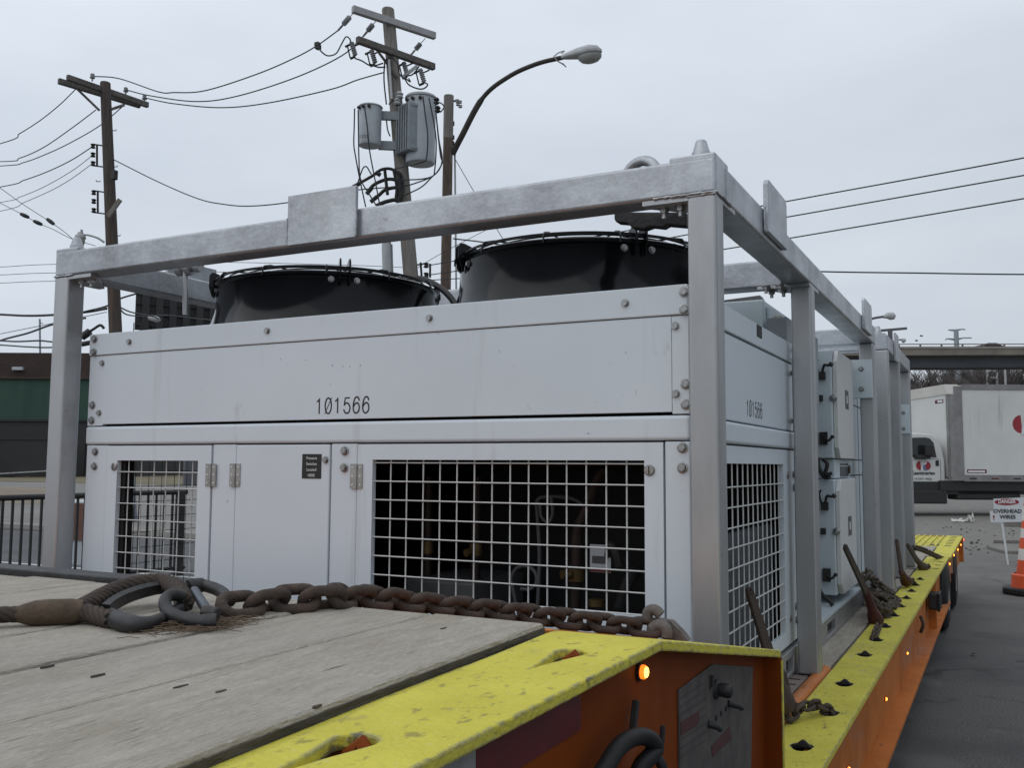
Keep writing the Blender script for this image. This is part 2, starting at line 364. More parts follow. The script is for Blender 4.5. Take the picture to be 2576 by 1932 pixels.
M['bluebag'] = mk('faded_blue_sheet', (.21, .235, .265), (.16, .18, .205), 5, .7)
M['amber'] = glow('amber_lens_lit', (1.0, .18, .012), 1.6)
M['ambercore'] = glow('amber_filament', (1.0, .50, .075), 5)
M['redlamp'] = glow('red_lens_lit', (1.0, .10, .04), 3)
M['ambdim'] = mk('amber_lens', (.42, .10, .012), (.36, .08, .01), 8, .25)
# ================================================================== GROUND
def ground_mat():
    mt = bpy.data.materials.new('lot_surface'); mt.use_nodes = True; t = mt.node_tree; n = t.nodes; l = t.links; b = n['Principled BSDF']
    tc = n.new('ShaderNodeTexCoord'); sp = n.new('ShaderNodeSeparateXYZ'); l.new(tc.outputs['Object'], sp.inputs[0])
    def noise(s, d=5, r=.6):
        z = n.new('ShaderNodeTexNoise'); z.inputs['Scale'].default_value = s; z.inputs['Detail'].default_value = d; z.inputs['Roughness'].default_value = r
        l.new(tc.outputs['Object'], z.inputs['Vector']); return z.outputs['Fac']
    def mth(op, a, bb):
        q = n.new('ShaderNodeMath'); q.operation = op
        for i, x in enumerate((a, bb)):
            if isinstance(x, (int, float)): q.inputs[i].default_value = x
            else: l.new(x, q.inputs[i])
        return q.outputs[0]
    def mix(f, a, bb):
        q = n.new('ShaderNodeMix'); q.data_type = 'RGBA'; l.new(f, q.inputs[0])
        for i, x in ((6, a), (7, bb)):
            if isinstance(x, tuple): q.inputs[i].default_value = (*x, 1)
            else: l.new(x, q.inputs[i])
        return q.outputs[2]
    def rng(x, lo, hi):
        q = n.new('ShaderNodeMapRange'); q.inputs[1].default_value = lo; q.inputs[2].default_value = hi; l.new(x, q.inputs[0]); return q.outputs[0]
    asph = mix(rng(noise(75, 3), .38, .62), (.052, .051, .050), (.108, .105, .100))
    vo = n.new('ShaderNodeTexVoronoi'); vo.feature = 'DISTANCE_TO_EDGE'; vo.inputs['Scale'].default_value = .42
    wr = n.new('ShaderNodeVectorMath'); wr.operation = 'MULTIPLY_ADD'; wn = n.new('ShaderNodeTexNoise'); wn.inputs['Scale'].default_value = 1.6; wn.inputs['Detail'].default_value = 5
    l.new(tc.outputs['Object'], wn.inputs['Vector']); l.new(wn.outputs['Color'], wr.inputs[0]); wr.inputs[1].default_value = (1.1, 1.1, 0); l.new(tc.outputs['Object'], wr.inputs[2]); l.new(wr.outputs[0], vo.inputs['Vector'])
    crk = mth('MULTIPLY', rng(vo.outputs['Distance'], .022, .006), rng(noise(.5), .48, .58))
    asph = mix(rng(noise(2.2), .60, .70), asph, (.036, .035, .034))
    asph = mix(rng(noise(1.4, 2), .62, .66), asph, (.10, .098, .094))
    asph = mix(crk, asph, (.016, .016, .016))
    asph = mix(rng(noise(.9), .45, .7), asph, (.043, .043, .043))
    dust = mix(rng(noise(3), .35, .65), (.185, .172, .152), (.145, .136, .122))
    dust = mix(rng(noise(40, 3), .60, .72), dust, (.085, .08, .073))
    f = mth('ADD', mth('MULTIPLY', mth('SUBTRACT', sp.outputs[1], 8.0), .085), mth('MULTIPLY', mth('SUBTRACT', noise(.35), .5), 1.3))
    col = mix(rng(f, .0, 1.0), asph, dust)
    l.new(col, b.inputs['Base Color']); b.inputs['Roughness'].default_value = .92
    bp = n.new('ShaderNodeBump'); bp.inputs['Strength'].default_value = .5; bp.inputs['Distance'].default_value = .01
    l.new(noise(120, 3), bp.inputs['Height']); l.new(bp.outputs[0], b.inputs['Normal'])
    return mt
tag(MB().add([(-900, -300, 0), (900, -300, 0), (900, 1500, 0), (-900, 1500, 0)], [(0, 1, 2, 3)]).build('ground', ground_mat()), kind='structure')
M['street'] = mk('street_asphalt', (.085, .085, .088), (.062, .063, .066), 1.1, .9, 0, .3, 90, spots=((60, .55, .7, (.12, .118, .115), U, .7),))
M['pave'] = mk('old_concrete', (.20, .19, .175), (.155, .148, .137), .45, .92, 0, .2, 30, spots=((1.1, .55, .7, (.125, .115, .10), (1, .3, 1), .6),))
M['dirt'] = mk('sandy_dirt', (.205, .165, .115), (.16, .13, .092), .3, .95, 0, .2, 10, spots=((2.5, .55, .7, (.26, .235, .20), U, .6),))
M['grasscol'] = mk('winter_grass', (.155, .125, .070), (.115, .10, .055), .6, .95, 0, .3, 20, spots=((3, .55, .7, (.20, .165, .10), U, .6),))
M['paint'] = mk('road_paint', (.52, .52, .50), (.36, .36, .35), 6, .8)
def sheet(name, pts, z, mat, kind='structure'):
    return tag(MB().add([(x, y, z) for x, y in pts], [tuple(range(len(pts)))]).build(name, mat), kind=kind)
sheet('street', [(-60, 5.0), (-6.2, 5.0), (-6.2, 12.4), (-60, 12.4)], .004, M['street'])
sheet('stop_line', [(-30, 8.17), (-6.6, 8.24), (-6.6, 8.34), (-30, 8.27)], .008, M['paint'])
MB().box(-60, -6.2, 12.4, 12.56, 0, .12).build('kerb', M['concrete'], bevel=.02)
tag(bpy.data.objects['kerb'], kind='structure')
sheet('pavement', [(-60, 12.56), (-6.2, 12.56), (-6.2, 14.2), (-60, 14.2)], .10, M['pave'])
sheet('parking_lot', [(-140, 14.2), (-6.2, 14.2), (-6.2, 22), (-30, 42), (-140, 42)], .012, M['pave'])
sheet('dirt_yard', [(-70, 24), (-34, 17.5), (-24, 21), (-44, 33), (-110, 34)], .018, M['dirt'])
sheet('grass_verge', [(-300, 44), (-32, 42), (-24, 60), (-70, 100), (-300, 100)], .024, M['grasscol'])

# ================================================================== LOWBOY TRAILER
XO = -.42
tr = thing('lowboy_trailer', 'orange and yellow lowboy trailer with plank gooseneck deck carrying the framed chillers', 'trailer', (-1.8, 5, 0))
# --- gooseneck planks
b = MB(); x = -3.2; edges = []
while x < -.60:
    edges.append(x); x += .19
xs = [-3.24, -3.05, -2.86, -2.67, -2.48, -2.29, -2.10, -1.91, -1.72, -1.53, -1.34, -1.152, -.965, -.780]
for i in range(len(xs) - 1):
    dz = random.uniform(-.002, .002)
    b.box(xs[i] + .002, xs[i + 1] - .002, -1.6, 1.252 + random.uniform(-.004, .004), 1.085, 1.124 + dz)
b.prism([(-.778, -1.6), (-.548, -1.6), (-.550, .3), (-.567, .57), (-.580, .85), (-.588, 1.15), (-.592, 1.249), (-.778, 1.251)], lambda u, v, d: (u, v, d), 1.085, 1.1235)
b.build('gooseneck_planks', M['wood'], tr, bevel=.005)
MB().prism([(-.56, -1.6), (-.5465, -1.6), (-.5485, .3), (-.5655, .57), (-.5785, .85), (-.5865, 1.15), (-.5905, 1.247), (-.60, 1.247)], lambda u, v, d: (u, v, d), 1.084, 1.1175).build('plank_edge', M['woodside'], tr)
# bolts sunk in planks
M['woodsplit'] = mk('plank_split', (.10, .086, .072), (.06, .05, .042), 40, .95)
for (px, py) in ((555, 1735), (453, 1723), (797, 1772), (118, 1673), (245, 1695), (1115, 1578)):
    p = at(2, 1.126, px, py); k_ = random.uniform(.5, 1.0); q_ = [(-.010, -.0005), (-.004, .0018), (.003, .0012), (.012, .0004), (.005, -.0012), (-.003, -.002)]
    MB().prism([(p.x + v * 1.1, p.y + u * k_) for u, v in q_], lambda u, v, d: (u, v, d), 1.1225, 1.1249).build('plank_split', M['woodsplit'], tr)
# crest plate and sloping back of the gooseneck
prof = [(1.256, 1.112), (1.285, 1.109), (2.03, .970), (2.03, .950), (1.285, 1.089), (1.256, 1.092)]
MB().prism(prof, lambda u, v, d: (d, u, v), -3.24, -.588).build('gooseneck_slope', M['orangedust'], tr)
MB().box(-3.24, -1.38, 1.256, 1.31, 1.1125, 1.135).build('rear_bar', M['oldsteel'], tr, bevel=.003)
# --- yellow flange with two tie slots
prof = [(-1.6, 1.112), (1.235, 1.112), (1.262, 1.1115), (1.29, 1.107), (2.02, .972), (2.03, .966), (2.03, .955), (2.015, .957), (1.285, 1.0935), (1.26, 1.098), (1.235, 1.0985), (-1.6, 1.0985)]
def xin(y): return -.585 if y > 1.2 else -.585 + (1.2 - y) * .052 if y > .45 else -.546
prof = [(-1.6, 1.112), (.45, 1.112), (.9, 1.112)] + prof[1:-1] + [(.9, 1.0985), (.45, 1.0985), (-1.6, 1.0985)]
fl = MB().prism(prof, lambda u, v, d: (xin(u) if d < .5 else XO, u, v), 0, 1).build('gooseneck_flange', M['yellow'], tr, bevel=.0025)
kc = MB()
def keyhole(cx, cy, ln, wd):
    p = []
    for i in range(12):
        a = PI * i / 11; p.append((cx + wd * math.cos(a), cy + ln * .5 + wd * math.sin(a)))
    p += [(cx - wd * .55, cy), (cx - wd * .15, cy - ln * .75), (cx + wd * .35, cy - ln * .1)]
    return p
for cy, cx in ((1.085, -.497), (.64, -.505)):
    kc.prism(keyhole(cx, cy, .085, .021), lambda u, v, d: (u, v, d), 1.05, 1.15)
cut(fl, kc)
for cy, cx in ((1.085, -.497), (.64, -.505)):
    s_ = MB(); s_.prism([(cy - .045, 1.1085), (cy + .03, 1.094), (cy + .03, 1.089), (cy - .045, 1.1035)], lambda u, v, d: (d, u, v), cx - .017, cx + .005)
    s_.build('slot_tongue', M['yellow'], tr)
    MB().tube([(cx - .012, cy + .05, 1.094), (cx, cy + .054, 1.106), (cx + .014, cy + .05, 1.092)], .008, 8).build('lashing_ring', M['orange'], tr, 40)
# --- gooseneck side web with its fittings
XW = -.452
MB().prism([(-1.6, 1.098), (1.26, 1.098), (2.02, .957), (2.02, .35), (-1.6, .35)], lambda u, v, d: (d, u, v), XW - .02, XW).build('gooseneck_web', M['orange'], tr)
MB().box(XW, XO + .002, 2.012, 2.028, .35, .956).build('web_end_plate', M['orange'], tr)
MB().box(XO + .0025, XO + .0045, 2.013, 2.027, .35, .95).build('edge_stripe', M['yellow'], tr)
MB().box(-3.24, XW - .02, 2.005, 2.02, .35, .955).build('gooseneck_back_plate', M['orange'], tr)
def tape(y0, y1, mt, nm):
    MB().box(XW, XW + .002, y0, y1, 1.040, 1.092).build(nm, mt, tr)
M['dullink'] = mk('worn_print', (.045, .04, .037), (.06, .054, .05), 60, .8)
M['dullred'] = mk('faded_red_print', (.075, .020, .022), (.055, .018, .019), 12, .6)
M['tapered'] = mk('red_tape', (.12, .010, .013), (.085, .010, .012), 20, .45)
M['tapewhite'] = mk('grey_tape', (.30, .29, .29), (.22, .215, .21), 20, .4)
for i, y0 in enumerate((.80, .55, .30, .05)):
    tape(y0, y0 + .249, M['tapered'] if i % 2 == 0 else M['tapewhite'], 'reflective_tape')
def W(px, py, dx=0.0): return at(0, XW + dx, px, py)
poly = [W(1703, 1736), W(1788, 1671), W(1889, 1678), W(1884, 1975), W(1705, 1975)]
pl = MB().prism([(p.y, p.z) for p in poly], lambda u, v, d: (d, u, v), XW, XW + .004).build('control_placard', M['placard'], tr, bevel=.001)
for quad in (((1713, 1818), (1758, 1790), (1758, 1822), (1713, 1852)), ((1790, 1880), (1835, 1830), (1840, 1860), (1792, 1905)),):
    q = [W(*k, .0045) for k in quad]
    MB().prism([(p.y, p.z) for p in q], lambda u, v, d: (d, u, v), XW + .004, XW + .005).build('warning_patch', M['dullred'], pl)
for i in range(8):     # lines of worn instructions
    y0, y1 = 1748 + i * 21, 1722 + i * 21
    a, c_ = W(1712, y0 + 10, .0045), W(1775, y1 - 16 + 10, .0045)
    MB().bar(a, c_, .0006, .0009).build('instruction_line', M['dullink'], pl)
p = W(1800, 1735, .004)
kb = MB().lathe([(0, .03), (.010, .028), (.013, .022), (.011, .006), (.016, .004), (.017, 0)], p, frame((0, 1, 0), (1, 0, 0)), 16).build('valve_knob', M['oldsteel'], tr, 40)
p = W(1791, 1700, .006); MB().bar(p, W(1790, 1730, .006), .006, .012).build('knob_stem', M['matblack'], kb)
for (a, c_) in (((1831, 1770), (1866, 1783)), ((1782, 1822), (1813, 1837))):
    q0, q1 = W(*a, .004), W(*c_, .022)
    MB().tube([q0, (q0 + q1) / 2 + V((.006, 0, 0)), q1], [.006, .005, .0045], 10).build('valve_lever', M['matblack'], tr, 40)
for k in ((1801, 1807), (1813, 1795), (1825, 1783)):
    p = W(*k, .004); MB().lathe([(0, .003), (.0045, .002), (.0045, 0)], p, frame((0, 1, 0), (1, 0, 0)), 12).build('port_plug', M['matblack'], pl)
MB().box(XW, XW + .012, *sorted((W(1930, 1925).y, W(1958, 1925).y)), .745, .80).build('latch_block', M['matblack'], tr, bevel=.003)
MB().bar(W(1600, 1762, .012), W(1591, 1845, .012), .010, .006).build('hose_hanger', M['matblack'], tr, bevel=.002)
MB().bar(W(1668, 1826, .012), W(1662, 1900, .012), .008, .005).build('hose_hanger', M['matblack'], tr, bevel=.002)
hp = [W(1470, 2040, .03), W(1500, 1970, .03), W(1527, 1925, .032), W(1552, 1886, .035), W(1580, 1862, .04), W(1612, 1853, .045), W(1637, 1862, .05), W(1647, 1882, .05), W(1637, 1902, .05), W(1612, 1930, .045), W(1590, 1990, .04)]
MB().tube(spline(hp, 8), .0108, 16).build('air_hose', M['rubber'], tr, 60)
MB().tube(spline([W(1650, 1900, .02), W(1668, 1940, .03), W(1672, 2020, .03)], 8), .007, 12).build('air_hose', M['rubber'], tr, 60)
# --- marker lamps
def lamp(p, r, mt, nd=(1, 0, 0)):
    R = frame((0, 1, 0), nd)
    base = MB().lathe([(r * 1.35, 0), (r * 1.35, r * .4), (r * 1.05, r * .5), (0, r * .5)], p, R, 14).build('marker_lamp', M['rubber'], tr, 40)
    MB().lathe([(r, r * .45), (r, r * 1.0), (r * .8, r * 1.15), (0, r * 1.2)], p, R, 14).build('lens', mt, base, 60)
    if mt is M['amber']: MB().lathe([(r * .80, r * 1.14), (r * .72, r * 1.32), (r * .45, r * 1.45), (0, r * 1.5)], p, R, 14).build('lit_bulb', M['ambercore'], base, 60)
    return base
lamp(W(1606, 1690, .0), .0095, M['amber'])
# --- lower deck
YB = 8.70
b = MB()
for i in range(13):
    x1 = -.598 - i * .2; b.box(x1 - .197, x1, 3.74, YB - .02, .56, .603 + random.uniform(-.002, .002))
b.build('lower_deck_planks', M['wood'], tr, bevel=.003)
ap = MB().box(-3.2, -.642, 2.03, 3.735, .585, .603).build('front_deck_plate', M['placard_deck'] if 'placard_deck' in M else mk('worn_pink_steel', (.24, .195, .175), (.19, .15, .13), 8, .8, spots=((6, .5, .7, (.30, .16, .09), (1, .4, 1), .6),)), tr)
for i in range(14):
    y = 2.45 + i * .085
    MB().box(-.70, -.655, y, y + .012, .603, .6045).build('stamped_slot', M['matblack'], tr)
MB().tube([(-.614, 2.05, .590), (-.614, 3.70, .590), (-.614, 3.74, .583)], .026, 14).build('edge_tube', M['orangedust'], tr, 50)
rl = MB().box(-.583, XO, 2.03, YB - .03, .588, .605).build('deck_rail', M['yellow'], tr, bevel=.003)
kc = MB(); slots = [(2.36, -.50), (2.656, -.50), (3.054, -.492), (3.477, -.508), (4.045, -.511), (4.414, -.509), (4.798, -.513), (5.171, -.511), (5.52, -.511), (5.88, -.511), (6.22, -.511), (6.553, -.511), (6.90, -.511), (7.69, -.461), (7.965, -.460), (8.24, -.459)]
for (y, x) in slots:
    k = []; ry = .040 if y < 7.5 else .028; rx = .031
    for i in range(14):
        a = 2 * PI * i / 14; k.append((x + rx * math.cos(a) * (1.0 if math.sin(a) > 0 else .8), y + ry * math.sin(a)))
    kc.prism(k, lambda u, v, d: (u, v, d), .55, .65)
cut(rl, kc, M['matblack'])  # slot walls coloured black to stand for shade inside the holes
for (y, x) in slots:
    if y < 7.5:
        MB().prism([(x - .024, .600), (x - .004, .6175), (x + .004, .616), (x + .022, .600)], lambda u, v, d: (u, d, v), y + .018, y + .028).build('slot_lip', M['matblack'], tr)
# side beam below the rail
sb = MB(); sb.box(-.500, -.482, 2.03, YB - .03, .245, .588); sb.box(-.56, XO + .004, 2.03, YB - .03, .236, .252)
sb.build('side_beam', M['orangedust'], tr)
for y in (7.14,): MB().box(-.482, XO - .012, y, y + .014, .252, .588).build('beam_stiffener', M['orangedust'], tr)
MB().box(-.57, -.505, 2.05, YB - .05, .545, .556).build('slot_dark_fill', M['matblack'], tr)  # dark filler added below the slots so the holes look black
MB().box(-3.2, -2.75, 2.03, 11.4, .24, .60).build('far_side_beam', M['orangedust'], tr)
MB().box(-3.0, -.56, 2.1, 11.3, .40, .555).build('chassis', M['matblack'], tr)
for (px, py) in ((2130, 1935), (2225, 1759), (2279, 1644), (2367, 1507)):
    lamp(at(0, -.482, px, py), .0075, M['amber'])
for (px, py, mt) in ((2385, 1419, 'amber'), (2396, 1397, 'amber'), (2406, 1383, 'amber'), (2414, 1371, 'amber'), (2422, 1358, 'redlamp')):
    p = at(0, -.404, px, py); lamp(p, .0105, M[mt])
jq0, jq1 = at(1, 6.9, 2334, 1495), at(1, 6.9, 2362, 1536)
jb = MB().box(jq0.x, jq1.x, 6.9, 7.08, jq1.z, jq0.z).build('junction_box', M['matblack'], tr, bevel=.01)
MB().box(jq1.x - .012, jq1.x + .008, 6.895, 7.09, jq1.z - .01, jq0.z + .006).build('box_lid', M['rubber'], jb, bevel=.006)
dr = [at(0, -.465, 2316, 1552), at(0, -.45, 2322, 1572), at(0, -.465, 2316, 1592)]
MB().tube(spline(dr, 5), .010, 8).build('lashing_eye', M['rust'], tr, 50)
# rear section over the wheels
rb = MB(); rb.box(-.565, -.405, YB, 11.43, .588, .606)
rl2 = rb.build('deck_rail', M['yellow'], tr, bevel=.003)
b = MB()
for i in range(12):
    x1 = -.578 - i * .2; b.box(x1 - .197, x1, YB, 9.80, .56, .604)
b.build('rear_deck_planks', M['wood'], tr, bevel=.003)
MB().box(-3.2, -.57, 9.82, 11.43, .56, .595).build('traction_plate', M['yellow'], tr)
b = MB(); x = -.585
while x > -3.1:
    b.box(x - .018, x, 9.83, 11.42, .595, .607); x -= .062
b.build('traction_bars', M['yellow'], tr)
b = MB(); y = 9.9
while y < 11.4:
    b.box(-.515, -.455, y, y + .03, .606, .609); y += .22
b.build('grip_strips', M['matblack'], tr)
sb = MB(); sb.box(-.47, -.445, YB + .02, 11.43, .33, .588); sb.box(-3.2, -.405, 11.40, 11.44, .33, .60)
sb.build('rear_side_beam', M['orangedust'], tr)
MB().box(-.70, -.41, 9.44, 9.46, .12, .40).build('mud_flap', M['rubber'], tr)
tp = MB().lathe([(.13, -.12), (.20, -.13), (.272, -.115), (.298, -.09), (.303, -.04), (.303, .04), (.298, .09), (.272, .115), (.20, .13), (.13, .12), (.13, -.12)], n=40).mesh('tyre', M['rubber'], smooth=35)
rp = MB().lathe([(0, .05), (.055, .06), (.06, .085), (.12, .10), (.135, .125), (.14, .11)], n=30).mesh('rim', M['aluminium'], smooth=35)
RW = frame((0, 1, 0), (1, 0, 0))
for y in (7.62, 8.72, 10.1):
    for xx in (-.63 if y < 8 else -.555, -3.05):
        hub = put('wheel', tp, tr, (xx, y, .303), RW)
        put('rim', rp, hub, (xx, y, .303))
        hub.children[0].matrix_local = MX.Identity(4)

# ================================================================== CHILLER UNIT IN ITS GALVANISED FRAME
ch = thing('chiller_unit', 'white fan chiller inside a galvanised steel crash frame, nearest load on the trailer', 'chiller', (-1.82, 2.25, .605))
XR, XL = -.603, -3.046
G, GP, WH = M['galv'], M['galvpost'], M['white']
ZB0, ZB1 = 2.023, 2.115
def post(x0, x1, y0, y1, z0, z1, name='frame_post', parent=None, mt=None):
    return MB().box(x0, x1, y0, y1, z0, z1).build(name, mt or GP, parent or ch, bevel=.008, seg=3)
for (y0, y1, z0) in ((2.25, 2.324, .607), (3.551, 3.632, .607), (5.43, 5.565, .607)):
    post(XR - .0735, XR, y0, y1, z0, ZB0); post(XL, XL + .0735, y0, y1, z0, ZB0)
MB().box(XL, XR, 2.25, 2.345, ZB0, ZB1).build('top_beam', G, ch, bevel=.008, seg=3)
MB().box(XL + .1, XR - .1, 3.53, 3.62, ZB0 - .006, ZB1 + .006).build('cross_beam', G, ch, bevel=.008, seg=3)
MB().box(XL, XR, 5.47, 5.565, ZB0, ZB1).build('top_beam', G, ch, bevel=.008, seg=3)
for x0 in (XR - .095, XL): MB().box(x0, x0 + .095, 2.345, 5.47, ZB0, ZB1).build('top_beam', G, ch, bevel=.008, seg=3)
def weld(pts, parent=ch):
    P = []
    for a, c_ in zip(pts[:-1], pts[1:]):
        a, c_ = V(a), V(c_); k = max(2, int((c_ - a).length / .008))
        P += [a.lerp(c_, i / k) + V((0, 0, random.uniform(-.0015, .0015))) for i in range(k)]
    P.append(V(pts[-1])); MB().tube(P, [.0035 + random.uniform(-.001, .0012) for _ in P], 6).build('weld_bead', G, parent, 60)
weld([(XR - .16, 2.249, ZB0 + .001), (XR + .001, 2.249, ZB0 + .001), (XR + .001, 2.40, ZB0 + .001)])
weld([(XL, 2.249, ZB0 + .001), (XL + .1, 2.249, ZB0 + .001)])
def corner(x, y, parent, zt, R=1):
    sx_ = 1 if x > -1.8 else -1; MB().box(x - .0475 - (.022 if sx_ > 0 else .0015), x + .0475 + (.022 if sx_ < 0 else .0015), y - .0475 - .0015, y + .0475 + .03, zt - .012, zt + .011).build('corner_cap', G, parent, bevel=.005)
    MB().lathe([(.024, 0), (.024, .018), (.0215, .021), (.014, .047), (.011, .05), (0, .05)], (x, y, zt + .010), n=24).build('locating_cone', G, parent, 40)
for x in (XR - .0495, XL + .0495):
    for y in (2.2995, 5.517): corner(x, y, ch, ZB1)
# lift plates welded to the beams
MB().box(-1.947, -1.686, 2.236, 2.2495, 2.023, 2.181).build('stacking_plate', G, ch, bevel=.002)
for (y0, y1) in ((2.775, 3.047), (4.99, 5.28)):
    MB().prism([(y0, 2.04), (y1, 2.04), (y1, 2.185), (y1 - .012, 2.20), (y0 + .012, 2.20), (y0, 2.185)], lambda u, v, d: (d, u, v), XR + .0005, XR + .016).build('stacking_plate', G, ch, bevel=.002)
    MB().box(XL - .016, XL - .0005, y0, y1, 2.04, 2.20).build('stacking_plate', G, ch, bevel=.002)
    weld([(XR + .004, y0 - .002, 2.045), (XR + .004, y0 - .002, 2.115)])
# gussets with bolts below the corners
hexm = MB(); hexm.prism([(.0085 * math.cos(PI * i / 3), .0085 * math.sin(PI * i / 3)) for i in range(6)], lambda u, v, d: (u, v, d), 0, .009)
hexm.lathe([(.0115, 0), (.0115, .0018), (0, .002)], n=16)
hexmesh = hexm.mesh('bolt', M['bolt'])
hexs = MB(); hexs.lathe([(.0145, 0), (.0145, .0022), (.011, .003)], n=16); hexs.prism([(.0105 * math.cos(PI * i / 3), .0105 * math.sin(PI * i / 3)) for i in range(6)], lambda u, v, d: (u, v, d), .002, .010)
hexs.lathe([(.0085, .010), (.0078, .0112), (0, .0112)], n=12)
bigmesh = hexs.mesh('bolt', M['bolt'])
nutm = MB(); nutm.prism([(.012 * math.cos(PI * i / 3), .012 * math.sin(PI * i / 3)) for i in range(6)], lambda u, v, d: (u, v, d), 0, .014)
nutm.lathe([(.0065, .014), (.0065, .028), (0, .028)], n=12); nutm.lathe([(.016, 0), (.016, .003), (.01, .003)], n=16)
nutmesh = nutm.mesh('bolt', M['bolt'])
RF = frame((1, 0, 0), (0, -1, 0)); RS = frame((0, 1, 0), (1, 0, 0)); RD = frame((1, 0, 0), (0, 0, -1))
def gusset(x, y, sx, sy, parent=ch, z=ZB0):
    MB().prism([(0, 0), (.19 * sx, 0), (.19 * sx, .03 * sy), (.10 * sx, .12 * sy), (.03 * sx, .19 * sy), (0, .19 * sy)], lambda u, v, d: (x + u, y + v, d), z - .013, z - .001).build('gusset_plate', GP, parent)
    for u, v in ((.10, .035), (.145, .04)):
        put('bolt', nutmesh, parent, (x + u * sx, y + v * sy, z - .013), RD)
gusset(XR - .001, 2.252, -1, 1); gusset(XL + .001, 2.252, 1, 1)
gusset(XR - .001, 3.53, -1, 1)
for u in (-.105, -.155): put('bolt', nutmesh, ch, (XR + u, 3.515, ZB0 - .004), RD)
# padeye with ring at the front corner, hanging hook rod at the far corner
pc = at(1, 2.52, 1612, 455)
MB().tube([pc + V((.058 * math.cos(a), -.02 * math.cos(a), .058 * math.sin(a))) for a in [2 * PI * i / 28 for i in range(28)]], .015, 10, closed=True).build('lifting_ring', G, ch, 60)
a0 = [at(1, 2.50, *q) for q in ((1548, 552), (1552, 560), (1580, 562), (1592, 574), (1620, 577), (1640, 570), (1668, 573), (1680, 566), (1728, 570), (1728, 535), (1548, 535))]
MB().prism([(p.x, p.z) for p in a0], lambda u, v, d: (u, d, v), 2.49, 2.53).build('padeye_plate', M['oldsteel'], ch, bevel=.003)  # dark steel stands in for shade on this galvanised plate
p0 = at(1, 2.62, 466, 668); p1 = at(1, 2.62, 467, 792)
MB().tube([p0, p1], .0115, 12).build('hanging_rod', M['galvpost'], ch, 40)
MB().cyl(p0 + V((-.03, 0, -.015)), p0 + V((.075, 0, -.012)), .014).build('hinge_pin', M['bolt'], ch, 40)
for dx in (-.022, .026, .07): MB().cyl(p0 + V((dx - .012, 0, -.013)), p0 + V((dx + .012, 0, -.013)), .027 if dx < .05 else .019).build('pin_collar', GP, ch, 40)
# --- base skid
MB().box(-2.96, -2.89, 2.27, 5.52, .607, .697).build('base_skid', GP, ch, bevel=.003)
sk = MB(); sk.box(-.76, -.69, 2.27, 5.52, .607, .697)
so = sk.build('base_skid', GP, ch, bevel=.003)
kc = MB()
for (y0, y1) in ((3.415, 3.55), (4.29, 4.53)): kc.box(-.72, -.65, y0, y1, .622, .672)
cut(so, kc)
MB().box(-.715, -.711, 3.40, 4.60, .612, .69).build('pocket_back', M['dark'], ch)
MB().box(-2.93, -.70, 2.28, 2.33, .607, .72).build('base_skid', GP, ch, bevel=.003)
MB().box(-2.90, -.692, 3.72, 5.43, .697, .706).build('skid_top_plate', M['pale'], ch)

# --- white housing
HX0, HX1, HY0, HY1 = -2.938, -.700, 2.33, 3.705
T = .018
def panel(name, x0, x1, z0, z1, dy=0.0, th=T, mt=None, bev=.003):
    return MB().box(x0, x1, HY0 + dy, HY0 + dy + th, z0, z1).build(name, mt or WH, ch, bevel=bev)
panel('top_band', HX0, HX1, 1.737, 1.815, -.005, .024)
panel('fan_deck_panel', -2.858, -.745, 1.487, 1.7345, -.001, bev=.0012)
panel('corner_strip', HX0 + .001, -2.8585, 1.482, 1.7345, .0005, bev=.001); panel('corner_strip', -.7445, HX1, 1.482, 1.7345, .0005, bev=.001)
MB().box(HX0 - .003, HX1 + .002, HY0 - .004, HY0 + .06, 1.4145, 1.4785).build('waist_rail', WH, ch, bevel=.009, seg=3)
panel('corner_strip', HX0 + .003, -2.8265, .72, 1.4115, .001); panel('corner_strip', -.7655, HX1, .72, 1.4115, .001)
panel('door_jamb', -2.3215, -2.2195, .72, 1.4115, .002); panel('door_jamb', -1.8315, -1.7335, .72, 1.4115, .002)
def door(x0, x1, o, z0=.72, z1=1.4095, dy=-.002):
    """frame of sheet steel round a mesh opening o=(x0,x1,z0,z1)"""
    bm_ = MB(); y0, y1 = HY0 + dy, HY0 + dy + T
    bm_.box(x0, o[0], y0, y1, z0, z1); bm_.box(o[1], x1, y0, y1, z0, z1)
    bm_.box(o[0], o[1], y0, y1, o[3], z1); bm_.box(o[0], o[1], y0, y1, z0, o[2])
    bm2 = bm_.build('access_door', WH, ch)
    return bm2
d1 = door(-2.8225, -2.3255, (-2.771, -2.384, .90, 1.358))
d3 = door(-1.7295, -.7695, (-1.674, -.820, .966, 1.363))
d2 = MB().box(-2.2155, -1.8355, HY0 - .002, HY0 + T, .72, 1.4095).build('access_door', WH, ch, bevel=.003)
M['meshpaint'] = mk('mesh_paint', (.60, .61, .60), (.52, .53, .52), 10, .5)
g = MB()
for x in (-2.727, -2.664, -2.602, -2.544, -2.482, -2.421): g.tube([(x, HY0 + .012, .88), (x, HY0 + .012, 1.365)], .0023, 6)
for z in (1.318, 1.263, 1.208, 1.151, 1.094, 1.038, .984, .93): g.tube([(-2.78, HY0 + .0075, z), (-2.375, HY0 + .0075, z)], .0023, 6)
g.build('wire_mesh', M['meshpaint'], d1, 60)
g = MB()
for i in range(1, 15): x = -1.674 + .0572 * i; g.tube([(x, HY0 + .012, .955), (x, HY0 + .012, 1.37)], .0023, 6)
for i in range(8): z = 1.354 - .0551 * i; g.tube([(-1.685, HY0 + .0075, z), (-.81, HY0 + .0075, z)], .0023, 6)
g.build('wire_mesh', M['meshpaint'], d3, 60)
